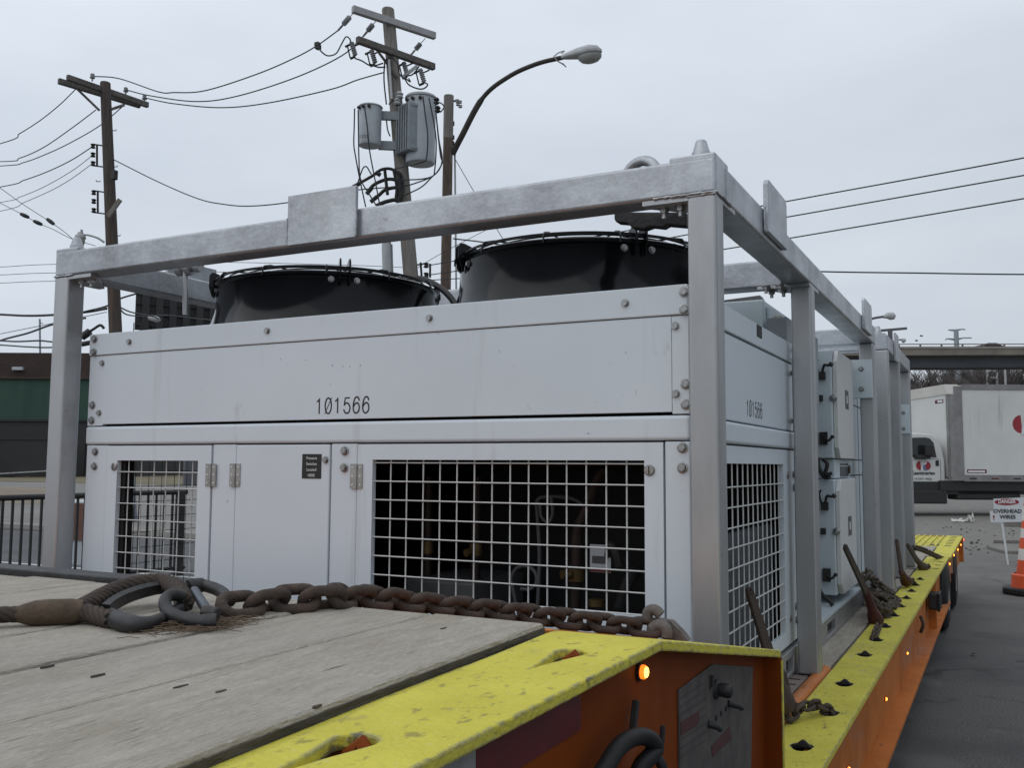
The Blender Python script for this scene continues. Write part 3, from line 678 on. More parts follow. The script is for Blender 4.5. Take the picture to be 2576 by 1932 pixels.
def hinge(x, z, parent):
    h = MB(); y = HY0 - .002
    h.box(x - .0225, x - .004, y - .003, y - .0005, z - .037, z + .037); h.box(x + .004, x + .0225, y - .003, y - .0005, z - .037, z + .037)
    h.tube([(x, y - .004, z - .037), (x, y - .004, z + .037)], .0042, 10)
    hh = h.build('hinge', M['steel'], parent, 40)
    s = MB()
    for sx in (-.014, .014):
        for dz in (-.026, 0, .026): s.lathe([(.0034, 0), (.0026, .0018), (0, .002)], (x + sx, y - .003, z + dz), RF, 8)
    s.build('hinge_screws', M['signwhite'], hh, 60)
hinge(-2.3235, 1.311, d1); hinge(-2.2175, 1.312, d2); hinge(-1.7315, 1.313, d3)
def latch(x, z, parent):
    l_ = MB().lathe([(.0145, 0), (.0145, .003), (.012, .0055), (0, .006)], (x, HY0 - .002, z), RF, 24).build('quarter_turn_latch', M['steel'], parent, 40)
    MB().box(x - .0011, x + .0011, HY0 - .0095, HY0 - .0075, z - .010, z + .010).build('slot', M['matblack'], l_)
latch(-2.785, 1.336, d1); latch(-.806, 1.338, d3)
put('bolt', hexmesh, d2, (-1.850, HY0 - .002, 1.362), RF)
for (x, z, big) in ((-2.910, 1.797, 1), (-2.911, 1.749, 1), (-2.913, 1.557, 1), (-2.913, 1.502, 1), (-2.888, 1.389, 1), (-2.889, 1.337, 1), (-2.872, 1.708, 0), (-2.877, 1.528, 0),
                    (-2.731, 1.777, 0), (-2.096, 1.778, 0), (-1.478, 1.778, 0), (-.869, 1.777, 0), (-.708, 1.795, 1), (-.708, 1.749, 1), (-.735, 1.708, 0), (-.708, 1.558, 1), (-.735, 1.533, 0), (-.708, 1.506, 1),
                    (-1.780, 1.390, 1), (-1.781, 1.339, 1), (-.719, 1.396, 1), (-.7195, 1.345, 1)):
    yy = HY0 - .005 if z > 1.74 else HY0 + .001
    put('bolt', bigmesh if big else hexmesh, ch, (x, yy, z), RF @ MX.Rotation(random.random() * 3, 3, 'Z'))
# side wall of the housing (towards the street side)
def spanel(name, y0, y1, z0, z1, dx=0.0, mt=None, parent=ch, bev=.003):
    return MB().box(HX1 + dx - T, HX1 + dx, y0, y1, z0, z1).build(name, mt or WH, parent, bevel=bev)
spanel('top_band', HY0 + .021, HY1, 1.741, 1.815, .004); spanel('fan_deck_panel', HY0 + .021, HY1 - .02, 1.483, 1.737, -.002)
MB().box(HX1 - .05, HX1 + .006, HY0 + .061, HY1, 1.4145, 1.4785).build('waist_rail', WH, ch, bevel=.009, seg=3)
oy0, oy1, oz0, oz1 = 2.43, 3.488, .756, 1.357
sdm = MB(); x0, x1 = HX1 - T, HX1 - .002
sdm.box(x0, x1, HY0 + .02, oy0, .71, 1.4095); sdm.box(x0, x1, oy1, HY1 - .02, .71, 1.4095); sdm.box(x0, x1, oy0, oy1, oz1, 1.4095); sdm.box(x0, x1, oy0, oy1, .71, oz0)
sd_ = sdm.build('access_door', WH, ch)
g = MB(); y = 3.435
while y > oy0: g.tube([(HX1 - .010, y, oz0 - .01), (HX1 - .010, y, oz1 + .01)], .0024, 6); y -= .065
z = 1.288
while z > oz0: g.tube([(HX1 - .0055, oy0 - .01, z), (HX1 - .0055, oy1 + .01, z)], .0024, 6); z -= .0592
g.build('wire_mesh', M['meshpaint'], sd_, 60)
for z in (1.318, .80): MB().lathe([(.0145, 0), (.0145, .003), (.010, .006), (0, .006)], (HX1 - .002, 3.56, z), RS, 20).build('quarter_turn_latch', M['steel'], sd_, 40)
for z in (1.32, 1.27, .83, .78): put('bolt', bigmesh, ch, (HX1 - .002, 3.668, z), RS)
for (y, z) in ((3.665, 1.79), (3.665, 1.755), (3.64, 1.70), (3.64, 1.52)): put('bolt', hexmesh, ch, (HX1 + .002, y, z), RS)
MB().box(HX1 - .03, HX1 - .004, HY1 - .019, HY1, .70, 1.737).build('corner_strip', M['matblack'], ch)
lb = MB().box(HX1 + .004, HX1 + .0055, 3.078, 3.148, 1.772, 1.812).build('rating_label', M['matblack'], ch)
for z in (1.780, 1.790, 1.797): MB().box(HX1 + .0055, HX1 + .006, 3.09, 3.136, z, z + .002).build('label_line', M['hose'], lb)
# far side, back, roof, inside
MB().box(HX0, HX0 + T, HY0 + .02, HY1, 1.41, 1.80).build('far_side_panel', WH, ch)
sdm = MB(); sdm.box(HX0, HX0 + T, HY0 + .02, 2.40, .71, 1.41); sdm.box(HX0, HX0 + T, 3.45, HY1, .71, 1.41); sdm.box(HX0, HX0 + T, 2.40, 3.45, .71, .76)
sd2 = sdm.build('access_door', WH, ch)
g = MB()
for i in range(17): y = 2.42 + .064 * i; g.tube([(HX0 + .008, y, .74), (HX0 + .008, y, 1.41)], .0012, 5)
for i in range(11): z = 1.318 - .058 * i; g.tube([(HX0 + .004, 2.39, z), (HX0 + .004, 3.46, z)], .0012, 5)
g.build('wire_mesh', M['matblack'], sd2, 60)
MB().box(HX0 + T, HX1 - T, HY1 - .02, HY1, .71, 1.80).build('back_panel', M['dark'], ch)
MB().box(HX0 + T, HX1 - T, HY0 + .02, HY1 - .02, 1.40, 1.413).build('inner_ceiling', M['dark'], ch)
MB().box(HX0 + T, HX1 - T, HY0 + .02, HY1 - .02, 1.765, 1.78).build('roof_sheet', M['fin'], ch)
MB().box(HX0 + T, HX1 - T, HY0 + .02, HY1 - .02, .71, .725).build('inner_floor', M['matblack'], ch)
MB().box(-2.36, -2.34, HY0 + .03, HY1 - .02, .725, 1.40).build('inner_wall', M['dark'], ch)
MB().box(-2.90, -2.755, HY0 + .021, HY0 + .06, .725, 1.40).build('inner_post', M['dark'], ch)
MB().box(-2.42, -2.36, HY0 + .05, HY0 + .12, .725, 1.345).build('inner_post', M['matblack'], ch)
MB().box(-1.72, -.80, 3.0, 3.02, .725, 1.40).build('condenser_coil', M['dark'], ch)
MB().box(-.78, -.755, 2.62, 3.62, .725, 1.14).build('condenser_coil', M['coil'], ch)
MB().box(-1.70, -1.45, 2.55, 2.9, .725, .99).build('compressor_box', M['hose'], ch, bevel=.01)
def pipe(pts, r, mt, name='pipe'): return MB().tube(spline(pts, 6), r, 10).build(name, mt, ch, 60)
def I(px, py, y=2.62): return at(1, y, px, py)
pipe([I(1075, 1530), I(1075, 1430), I(1078, 1200)], .014, M['pipe']); pipe([I(1195, 1530), I(1196, 1400), I(1200, 1200)], .016, M['pipe'])
MB().cyl(I(1075, 1392), I(1076, 1362), .019, n=12).build('brass_valve', M['brass'], ch, 40); MB().cyl(I(1197, 1398), I(1197, 1368), .021, n=12).build('brass_valve', M['brass'], ch, 40)
MB().cyl(I(1183, 1388, 2.58), I(1172, 1392, 2.56), .012, n=10).build('brass_valve', M['brass'], ch, 40)
pipe([I(1447, 1530), I(1450, 1400), I(1452, 1340), I(1475, 1280), I(1500, 1210), I(1520, 1180)], .017, M['pipe'])
MB().cyl(I(1447, 1462), I(1448, 1432), .026, n=14).build('brass_valve', M['brass'], ch, 40); MB().cyl(I(1432, 1446, 2.58), I(1413, 1446, 2.56), .014, n=10).build('brass_valve', M['brass'], ch, 40)
pipe([I(1353, 1520), I(1357, 1400), I(1352, 1300), I(1350, 1265), I(1362, 1252), I(1400, 1250), I(1440, 1255), I(1470, 1272)], .006, M['hose'], 'hose')
pipe([I(1300, 1530), I(1290, 1480), I(1286, 1455), I(1300, 1430), I(1325, 1424), I(1346, 1440), I(1350, 1465), I(1335, 1482), I(1310, 1482)], .006, M['hose'], 'hose')
pipe([I(1386, 1250, 2.6), I(1390, 1290, 2.6), I(1380, 1315, 2.6), I(1362, 1300, 2.6), I(1358, 1265, 2.6)], .005, M['hose'], 'hose')
pipe([I(1560, 1530), I(1575, 1480), I(1592, 1445), I(1600, 1430)], .020, M['rubber'], 'hose')
q = I(1512, 1410, 2.6); tg = MB().box(q.x - .035, q.x + .03, 2.6, 2.602, q.z - .035, q.z + .045).build('paper_tag', M['tank'], ch)
MB().box(q.x - .028, q.x + .02, 2.599, 2.6, q.z - .01, q.z + .012).build('tag_print', M['hose'], tg); MB().box(q.x - .035, q.x + .03, 2.599, 2.6, q.z - .034, q.z - .026).build('tag_print', M['tapered'], tg)
MB().tube(spline([I(1528, 1400, 2.59), I(1534, 1370, 2.58), I(1548, 1395, 2.58), I(1556, 1425, 2.59)], 6), .010, 8).build('hose', M['matblack'], ch, 60)
MB().cyl(I(1500, 1525), I(1500, 1508), .024, n=12).build('brass_valve', M['brass'], ch, 40)
# --- numbers and stickers
def number(c, xd, s, sx, par):
    xv = V(xd); nv_ = V((xv.y, -xv.x, 0)); g = MB(); cw = s / 6.0; o_ = V(c) - xv * s / 2 - V((0, 0, sx / 2))
    el = [(.5 + .44 * math.cos(2 * PI * i / 20), .5 + .5 * math.sin(2 * PI * i / 20)) for i in range(21)]
    st = {'1': [[(.18, .77), (.40, .86), (.52, 1.0), (.52, 0)]], '0': [el, [(.02, -.03), (.98, 1.03)]],
          '5': [[(.88, .97), (.26, .97), (.14, .50)], [(.14, .50), (.34, .63), (.62, .63), (.88, .48), (.94, .28), (.80, .06), (.52, -.01), (.24, .05), (.08, .24)]],
          '6': [[(.90, .78), (.78, .95), (.56, 1.01), (.30, .92), (.13, .66), (.08, .36), (.16, .12), (.36, 0), (.62, 0), (.86, .14), (.92, .34), (.82, .54), (.58, .63), (.32, .57), (.13, .40)]]}
    for i, d_ in enumerate('101566'):
        for path in st['0' if i == 1 else '1' if d_ == '1' else d_]:
            P_ = [o_ + xv * (cw * (i + .12 + .76 * a)) + V((0, 0, sx * b_)) for a, b_ in path]
            if len(path) > 5: P_ = spline(P_, 4)
            g.tube(P_, sx * (.052 if not (i == 1 and len(path) == 2) else .03), 8)
    for k in range(len(g.v)): dd = (g.v[k] - V(c)).dot(nv_); g.v[k] = g.v[k] - nv_ * dd * .9
    return g.build('serial_number', M['ink'], par)
tn = number((-1.792, HY0 - .0015, 1.529), (1, 0, 0), .213, .048, ch)
tn = number((HX1 - .0015, 3.054, 1.532), (0, 1, 0), .226, .049, ch)
lb = MB().box(-1.941, -1.866, HY0 - .0034, HY0 - .002, 1.304, 1.380).build('warning_label', M['ink'], ch)
for i, s_ in enumerate(('Pressure', 'Switches', 'Located', 'HERE')):
    text('label_text', s_, .0125, (-1.9035, HY0 - .0036, 1.367 - i * .0178), (1, 0, 0), (0, 0, 1), M['lettering'], lb, .95, ext=.0002)
M['scuffgrey'] = mk('scuff_grey', (.30, .315, .33), (.40, .42, .44), 60, .6)
for (px, py, w_, h_, a_) in ((836, 919, 5, 9, .2), (862, 921, 4, 8, .1), (880, 922, 4, 7, .3), (906, 920, 5, 9, .5), (1256, 883, 3, 9, .5), (1328, 1021, 8, 3, -.6), (1334, 1027, 6, 2, -.5), (1600, 985, 2, 18, .2), (705, 903, 3, 12, .1), (770, 905, 14, 2, .1), (1480, 1090, 8, 5, 0), (830, 968, 4, 4, .3), (1290, 920, 4, 3, 0)):
    p = at(1, HY0 - .0012, px, py) if py < 1075 else at(1, HY0 - .0045, px, py); k_ = 1 / 1000
    R_ = MX.Rotation(a_, 3, 'Y'); g = MB(); pts = []
    for i in range(9): t = 2 * PI * i / 9; rr = random.uniform(.35, 1.0); pts.append(R_ @ V((math.cos(t) * w_ * .55 * rr * k_, 0, math.sin(t) * h_ * .55 * rr * k_)))
    g.prism([(p.x + q_.x, p.z + q_.z) for q_ in pts], lambda u, v, d: (u, d, v), p.y - .0004, p.y).build('scuff_mark', M['scuffgrey'], ch)
weld([(-1.948, 2.2365, 2.024), (-1.948, 2.2365, 2.11)]); weld([(-1.685, 2.2365, 2.024), (-1.685, 2.2365, 2.112)])
weld([(XR - .0735, 2.2505, 2.02), (XR, 2.2505, 2.02)])
# --- fans on the roof
def fan(cx):
    f_ = MB().lathe([(.52, 1.779), (.50, 1.80), (.455, 1.86), (.432, 1.93), (.428, 2.0), (.430, 2.020), (.440, 2.026), (.442, 2.034), (.436, 2.038), (.424, 2.034), (.420, 2.02), (.420, 1.90)], (cx, 2.988, 0), n=96).build('fan_shroud', M['black'], ch, 50)
    g = MB()
    for k, (r, z) in enumerate(((.440, 2.046), (.432, 2.053), (.415, 2.058), (.39, 2.062), (.35, 2.066), (.30, 2.07), (.25, 2.072), (.20, 2.074), (.14, 2.075))):
        g.tube([(cx + r * math.cos(t), 2.988 + r * math.sin(t), z) for t in [2 * PI * i / 64 for i in range(64)]], .0028, 6, closed=True)
    for i in range(12):
        t = 2 * PI * i / 12 + .13; c_, s = math.cos(t), math.sin(t)
        g.tube([(cx + r * c_, 2.988 + r * s, z) for r, z in ((.449, 2.020), (.449, 2.042), (.44, 2.055), (.40, 2.066), (.14, 2.08))], .0032, 6)
    g.build('fan_guard', M['black'], f_, 60)
    for t0 in (-.77, -.77 - PI / 2, -.77 + PI / 2, -.77 + PI):
        br = MB()
        for dt in (-.038, .038):
            t = t0 + dt; c_, s = math.cos(t), math.sin(t); tv = V((-s, c_, 0)); rv = V((c_, s, 0)); o_ = V((cx, 2.988, 0))
            br.prism([(.30, 2.058), (.40, 2.068), (.435, 2.082), (.448, 2.083), (.456, 2.072), (.457, 2.03), (.446, 1.995), (.434, 1.985), (.434, 2.045)], lambda u, v, d: o_ + rv * u + tv * d + V((0, 0, v)), -.0035, .0035)
        bo = br.build('guard_bracket', M['black'], f_, bevel=.003)
        for dt in (-.108, .108):
            t = t0 + dt; rv = V((math.cos(t), math.sin(t), 0))
            put('bolt', hexmesh, bo, V((cx, 2.988, 2.008)) + rv * .4295, frame((0, 0, 1), rv))
    MB().lathe([(.11, 1.93), (.12, 1.96), (.12, 2.02), (.10, 2.045), (0, 2.05)], (cx, 2.988, 0), n=32).build('fan_motor', M['matblack'], f_, 40)
    bl = MB()
    for i in range(5):
        a = 2 * PI * i / 5 + .4
        for s in (0,):
            p = [V((cx, 2.988, 0)) + V((r * math.cos(a + da), r * math.sin(a + da), z)) for r, da, z in ((.12, 0, 1.95), (.40, -.05, 1.93), (.405, .55, 2.00), (.12, .6, 1.99))]
            bl.add(p + [q_ + V((0, 0, .004)) for q_ in p], [(0, 1, 2, 3), (7, 6, 5, 4), (0, 4, 5, 1), (1, 5, 6, 2), (2, 6, 7, 3), (3, 7, 4, 0)])
    bl.build('fan_blades', M['matblack'], f_, 60)
fan(-2.380); fan(-1.270)
MB().tube(spline([at(1, 3.22, 1050, 700), at(1, 3.20, 1070, 704), at(1, 3.15, 1100, 719), at(1, 3.1, 1128, 742), at(1, 3.05, 1152, 775)], 8), .0125, 12).build('power_cable', M['rubber'], ch, 60)
# --- control section behind the fans (between middle and rear posts)
PB = M['pale']
q0 = at(1, 3.80, 1855, 757); q1 = at(1, 3.80, 1919, 753); 
MB().box(q1.x - .85, q1.x, 3.80, 4.75, 1.62, q1.z).build('cabinet', PB, ch, bevel=.004)
MB().prism([(q1.x - .80, q1.z), (q1.x - .045, q1.z + .045), (q1.x - .02, q1.z)], lambda u, v, d: (u, d, v), 3.95, 4.0).build('cabinet_lid', M['hose'], ch)
MB().box(q1.x + .002, q1.x + .014, 3.86, 4.66, 1.76, q1.z - .02).build('cabinet_door', PB, ch, bevel=.002)
for k in (3.95, 4.02): MB().lathe([(.012, 0), (.012, .03), (0, .032)], (q1.x + .014, k, q1.z - .06), RS, 12).build('cabinet_lock', M['brass'], ch, 40)
q2 = at(1, 3.78, 1933, 803)
MB().box(q2.x, HX1 - .03, 3.74, 4.45, 1.50, q2.z).build('cabinet', M['fin'], ch, bevel=.003)
MB().tube(spline([(-1.13, 3.62, 1.80), (-1.02, 3.62, 1.865), (-.90, 3.62, 1.872), (-.865, 3.62, 1.84), (-.86, 3.62, 1.79)], 6), .022, 12).build('conduit_elbow', M['lettering'], ch, 60)
MB().box(-2.5, -1.8, 3.75, 5.3, .72, 1.86).build('cabinet', PB, ch, bevel=.004)
MB().box(-2.93, -2.55, 3.75, 5.3, 1.20, 1.78).build('cabinet', PB, ch, bevel=.004)
def junction(z0, z1):
    bd = MB().box(-1.20, -.710, 4.70, 5.24, z0, z1).build('junction_box', PB, ch, bevel=.006)
    lid = MB(); lid.prism([(4.715, z0 + .05), (4.775, z0), (5.255, z0), (5.255, z1), (4.775, z1), (4.715, z1 - .055)], lambda u, v, d: (d, u, v), -.709, -.688)
    lo_ = lid.build('box_lid', M['lid'], bd, bevel=.003); zm = (z0 + z1) / 2
    MB().box(-.688, -.6865, 4.96, 5.07, zm - .01, zm + .085).build('lid_label', M['hose'], lo_)
    MB().box(-.6865, -.686, 5.0, 5.032, zm + .018, zm + .058).build('label_mark', M['lettering'], lo_)
    t1 = MB(); zz = z1 - .10     # open toggle with its lever up
    t1.box(-.768, -.738, 4.672, 4.70, zz - .045, zz - .008); t1.tube(spline([(-.766, 4.68, zz - .02), (-.775, 4.67, zz + .028), (-.766, 4.665, zz + .05)], 4), .005, 6)
    t1.tube(spline([(-.75, 4.675, zz - .01), (-.738, 4.662, zz + .022), (-.720, 4.662, zz + .020), (-.708, 4.665, zz + .028)], 5), .0065, 7); t1.tube([(-.715, 4.66, zz + .03), (-.700, 4.66, zz + .018)], .010, 8)
    t1.build('toggle_clamp', M['matblack'], bd, 50)
    MB().box(-.775, -.752, 4.678, 4.70, zm + .012, zm + .042).build('clamp_block', M['matblack'], bd, bevel=.003)
    MB().lathe([(.016, -.014), (.018, 0), (.013, .014), (0, .016)], (-.706, 4.70, zm + .028), RF, 10).build('clamp_nut', M['bolt'], bd, 50)
    t2 = MB(); zz = z0 + .085; t2.box(-.77, -.735, 4.68, 4.70, zz - .02, zz + .04); t2.tube(spline([(-.75, 4.675, zz + .01), (-.728, 4.66, zz - .002), (-.712, 4.662, zz + .012)], 4), .006, 7)
    t2.build('toggle_clamp', M['oldsteel'], bd, 50)
    MB().lathe([(0, -.006), (.009, 0), (.009, .012), (0, .015)], (-.708, 4.668, zz + .016), RF, 10).build('clamp_knob', M['matblack'], bd, 50)
junction(1.389, 1.91); junction(.745, 1.289)
cb = MB(); cb.tube(spline([(-.755, 4.68, 1.385), (-.735, 4.67, 1.36), (-.745, 4.67, 1.315), (-.715, 4.67, 1.318)], 5), .009, 8); cb.tube(spline([(-.785, 4.69, 1.39), (-.775, 4.68, 1.34), (-.75, 4.68, 1.30), (-.725, 4.67, 1.30)], 5), .011, 8)
cb.build('cable_tail', M['matblack'], ch, 60)
MB().tube(spline([(-.79, 4.67, .78), (-.76, 4.62, .752), (-.725, 4.60, .728), (-.715, 4.60, .712)], 5), .010, 8).build('toggle_clamp', M['matblack'], ch, 60)
MB().box(-1.8, -.729, 5.26, 5.95, .72, 1.93).build('cabinet', PB, ch, bevel=.003)
MB().box(-1.2, -.716, 4.74, 5.255, 1.294, 1.384).build('cabinet_rail', PB, ch)
MB().box(-.7155, -.714, 4.93, 5.21, 1.300, 1.350).build('display_window', M['black'], ch)
MB().box(-.7155, -.714, 4.93, 5.21, 1.356, 1.366).build('display_window', M['black'], ch)
MB().lathe([(.022, 0), (.022, .006), (0, .008)], (-.716, 5.235, 1.335), RS, 16).build('round_badge', M['ferrule'], ch, 50)
sm_ = MB()
for y in (5.275, 5.72): sm_.box(-.7285, -.7275, y, y + .012, .72, 1.92)
for z in (1.30, 1.385, 1.69): sm_.box(-.7285, -.7275, 5.29, 5.95, z, z + .006)
sm_.build('panel_seams', M['matblack'], ch)
MB().box(XR - .19, XR - .005, 5.40, 5.428, 1.72, 1.93).build('joint_plate', PB, ch, bevel=.002)
for z in (1.77, 1.88): put('bolt', bigmesh, ch, (XR - .06, 5.40, z), RF)
# diagonal pipe run below the side beam
MB().bar((-1.0, 3.72, 1.93), (-.72, 5.2, 1.88), .05, .06).build('cable_tray', M['pale'], ch)

# ================================================================== SECOND FRAMED UNIT FARTHER BACK
u2 = thing('framed_skid', 'second galvanised framed unit, farther back on the trailer behind the chiller', 'chiller', (-1.82, 6.27, .605))
Z2 = 2.07; Z2T = 2.165
for (y0, y1) in ((6.19, 6.275), (6.90, 6.985), (7.72, 7.80)):
    post(XR - .155 if y0 < 6.5 else XR - .12, XR, y0, y1, .607, Z2, parent=u2); post(XL, XL + .12, y0, y1, .607, Z2, parent=u2)
MB().box(XL, XR, 6.19, 6.285, Z2, Z2T).build('top_beam', G, u2, bevel=.006); MB().box(XL, XR, 7.71, 7.80, Z2, Z2T).build('top_beam', G, u2, bevel=.006)
for x0 in (XR - .095, XL): MB().box(x0, x0 + .095, 6.285, 7.71, Z2, Z2T).build('top_beam', G, u2, bevel=.006)
for x in (XR - .06, XL + .05): corner(x, 6.24, u2, Z2T)
MB().box(XR + .0005, XR + .014, 6.58, 6.78, Z2 - .03, Z2T + .06).build('stacking_plate', G, u2, bevel=.002)
MB().box(-2.9, -.76, 6.3, 7.7, .70, 1.95).build('housing', PB, u2, bevel=.004)
MB().box(-2.95, -.70, 6.19, 7.80, .607, .70).build('base_skid', GP, u2, bevel=.003)
MB().box(XR - .14, XR - .004, 7.705, 7.719, 1.60, 1.82).build('joint_plate', PB, u2, bevel=.002)
for z in (1.64, 1.76): put('bolt', bigmesh, u2, (XR - .05, 7.705, z), RF)
# ================================================================== CHAINS, SLING, BINDERS
def linkmesh(name, pitch, d, width, mat, n=8):
    """one oval chain link lying in the local xy plane, long axis x"""
    rc = (width - d) / 2; hl = (pitch + d) / 2 - rc; P = []
    hl = max(hl, .001)
    for i in range(9): a = -PI / 2 + PI * i / 8; P.append((hl + rc * math.cos(a), rc * math.sin(a), 0))
    for i in range(9): a = PI / 2 + PI * i / 8; P.append((-hl + rc * math.cos(a), rc * math.sin(a), 0))
    return MB().tube(P, d / 2, n, closed=True).mesh(name, mat, smooth=70)
def resample(pts, step):
    P = spline(pts, 10); out_ = [P[0]]; acc = 0
    for a, b_ in zip(P[:-1], P[1:]):
        d = (b_ - a).length
        while acc + d >= step:
            t = (step - acc) / d; a = a.lerp(b_, t); out_.append(a.copy()); d = (b_ - a).length; acc = 0
        acc += d
    return out_
def chain(root, pts, pitch, me, roll0=PI / 4, jit=.12, up=(0, 0, 1)):
    P = resample(pts, pitch)
    for i in range(len(P) - 1):
        Rm = frame(P[i + 1] - P[i], up) @ MX.Rotation(roll0 + (PI / 2) * (i % 2) + random.uniform(-jit, jit), 3, 'X') @ MX.Rotation(random.uniform(-jit, jit) * .3, 3, 'Y')
        put('link', me, root, (P[i] + P[i + 1]) / 2, Rm)
big = linkmesh('link', .047, .0178, .054, M['rust'], 10)
hc = thing('heavy_chain', 'heavy brown rusty chain lying along the rear edge of the gooseneck planks', 'chain', (-.75, 1.30, 1.112))
cpx = ((572, 1528, 0), (635, 1520, 0), (697, 1511, 0), (764, 1507, 0), (830, 1505, 0), (884, 1502, 1.275), (940, 1505, 1.325), (999, 1513, 1.39), (1099, 1522, 1.51), (1198, 1533, 1.63), (1297, 1543, 1.74), (1397, 1555, 1.84), (1497, 1566, 1.925), (1596, 1577, 1.985), (1650, 1583, 2.0), (1676, 1587, 2.01))
chain(hc, [at(1, q[2], q[0], q[1]) if q[2] else at(2, 1.141, q[0], q[1]) for q in cpx], .047, big, PI / 4)
hk = MB()
hp = [at(1, 2.03, *q) for q in ((1630, 1592), (1632, 1558), (1655, 1556), (1690, 1562), (1718, 1590), (1735, 1612), (1690, 1612))]
hk.prism([(p.x, p.z) for p in hp], lambda u, v, d: (u, d, v), 2.02, 2.045)
hk.tube(spline([at(1, 2.01, *q) for q in ((1627, 1560), (1632, 1538), (1648, 1535), (1662, 1548))], 5), .012, 10)
hk.tube(spline([at(1, 2.0, *q) for q in ((1640, 1602), (1644, 1580), (1662, 1572), (1676, 1585), (1676, 1603))], 5), .013, 10)
M['hookgrey'] = mk('grey_hook', (.16, .145, .13), (.10, .09, .08), 25, .8, .2, .3, 100)
hk.build('grab_hook', M['hookgrey'], hc, 50, bevel=.003)

sl = thing('wire_rope_sling', 'rusty wire rope with a crimped ferrule and thimble eye lying on the planks', 'wire rope', (-1.2, 1.02, 1.124))
fc0 = at(2, 1.1425, 38, 1546); fc1 = at(2, 1.1425, 208, 1538)
fd = (fc1 - fc0).normalized()
Ln = (fc1 - fc0).length
MB().lathe([(0, -.003), (.0095, -.001), (.0135, .010), (.0175, .024), (.0185, Ln * .5), (.0178, Ln - .012), (.015, Ln), (0, Ln + .001)], fc0, frame(fd) @ MX.Rotation(PI / 2, 3, 'Y'), 28).build('ferrule', M['ferrule'], sl, 50)
def rope(pts, R_, rs, name, n=6, lay=.085, mt='ropedark'):
    P = spline(pts, 14); g = MB(); s = 0; prev = None; fr = []
    for i in range(len(P)):
        t = (P[min(i + 1, len(P) - 1)] - P[max(i - 1, 0)]).normalized()
        u = t.cross(V((0, 0, 1))).normalized() if prev is None else (prev - t * prev.dot(t)).normalized()
        prev = u; fr.append((u, t.cross(u), s))
        if i + 1 < len(P): s += (P[i + 1] - P[i]).length
    for k in range(n):
        g.tube([P[i] + (fr[i][0] * math.cos(2 * PI * (k / n + fr[i][2] / lay)) + fr[i][1] * math.sin(2 * PI * (k / n + fr[i][2] / lay))) * R_ for i in range(len(P))], rs, 7)
    g.tube(P, R_, 6)
    return g.build(name, M[mt], sl, 70)
rope([fc0 + fd * .01, fc0 - fd * .04, fc0 - fd * .18 + V((0, 0, -.004)), fc0 - fd * .6 + V((0, 0, -.008)), fc0 - fd * 1.3 + V((0, -.02, -.008))], .0066, .0048, 'wire_rope')
def ZQ(zx, zy, z): return at(2, z, zx * .3918, 1050 + zy * .3918)
rope([fc1 - fd * .01, ZQ(585, 1195, 1.146), ZQ(660, 1152, 1.150), ZQ(780, 1102, 1.156), ZQ(910, 1070, 1.160), ZQ(1035, 1062, 1.160), ZQ(1110, 1085, 1.157), ZQ(1160, 1130, 1.152), ZQ(1185, 1195, 1.146)], .0085, .0062, 'wire_rope')
rope([fc1 - fd * .01, ZQ(580, 1262, 1.140), ZQ(640, 1280, 1.138), ZQ(720, 1300, 1.137)], .0075, .0055, 'wire_rope')
# thimble: a grooved teardrop band
tp_ = spline([ZQ(690, 1240, 1.146), ZQ(745, 1195, 1.148), ZQ(830, 1152, 1.150), ZQ(940, 1117, 1.152), ZQ(1050, 1098, 1.152), ZQ(1125, 1118, 1.150), ZQ(1160, 1170, 1.146), ZQ(1150, 1225, 1.142)], 8)
tm = MB(); nrm = V((.30, -.45, .84)).normalized(); ctr_ = ZQ(930, 1210, 1.142)
K_ = len(tp_); prof_ = [(-.011, .0055), (-.008, .0072), (0, -.001), (.008, .0072), (.011, .0055), (.0085, -.004), (0, -.005), (-.0085, -.004)]
rings = []
for i in range(K_):
    t = (tp_[min(i + 1, K_ - 1)] - tp_[max(i - 1, 0)]).normalized(); o_ = t.cross(nrm).normalized()
    if (tp_[i] - ctr_).dot(o_) < 0: o_ = -o_
    rings.append([tp_[i] + nrm * a * 1.1 + o_ * b_ for a, b_ in prof_])
k8 = len(prof_)
tm.add([v for r in rings for v in r], [(i * k8 + j, i * k8 + (j + 1) % k8, (i + 1) * k8 + (j + 1) % k8, (i + 1) * k8 + j) for i in range(K_ - 1) for j in range(k8)] + [tuple(range(k8)), tuple(range((K_ - 1) * k8, K_ * k8))])
tm.build('thimble', M['oldsteel'], sl, 50)
lg = spline([ZQ(672, 1245, 1.142), ZQ(720, 1285, 1.138), ZQ(790, 1318, 1.1365), ZQ(880, 1330, 1.1365), ZQ(985, 1312, 1.1365), ZQ(1080, 1272, 1.138), ZQ(1150, 1225, 1.142)], 8)
MB().tube(lg, [.0085 + .0045 * math.sin(PI * min(1, i / 30)) for i in range(len(lg))], 14).build('eye_leg', M['oldsteel'], sl, 60)
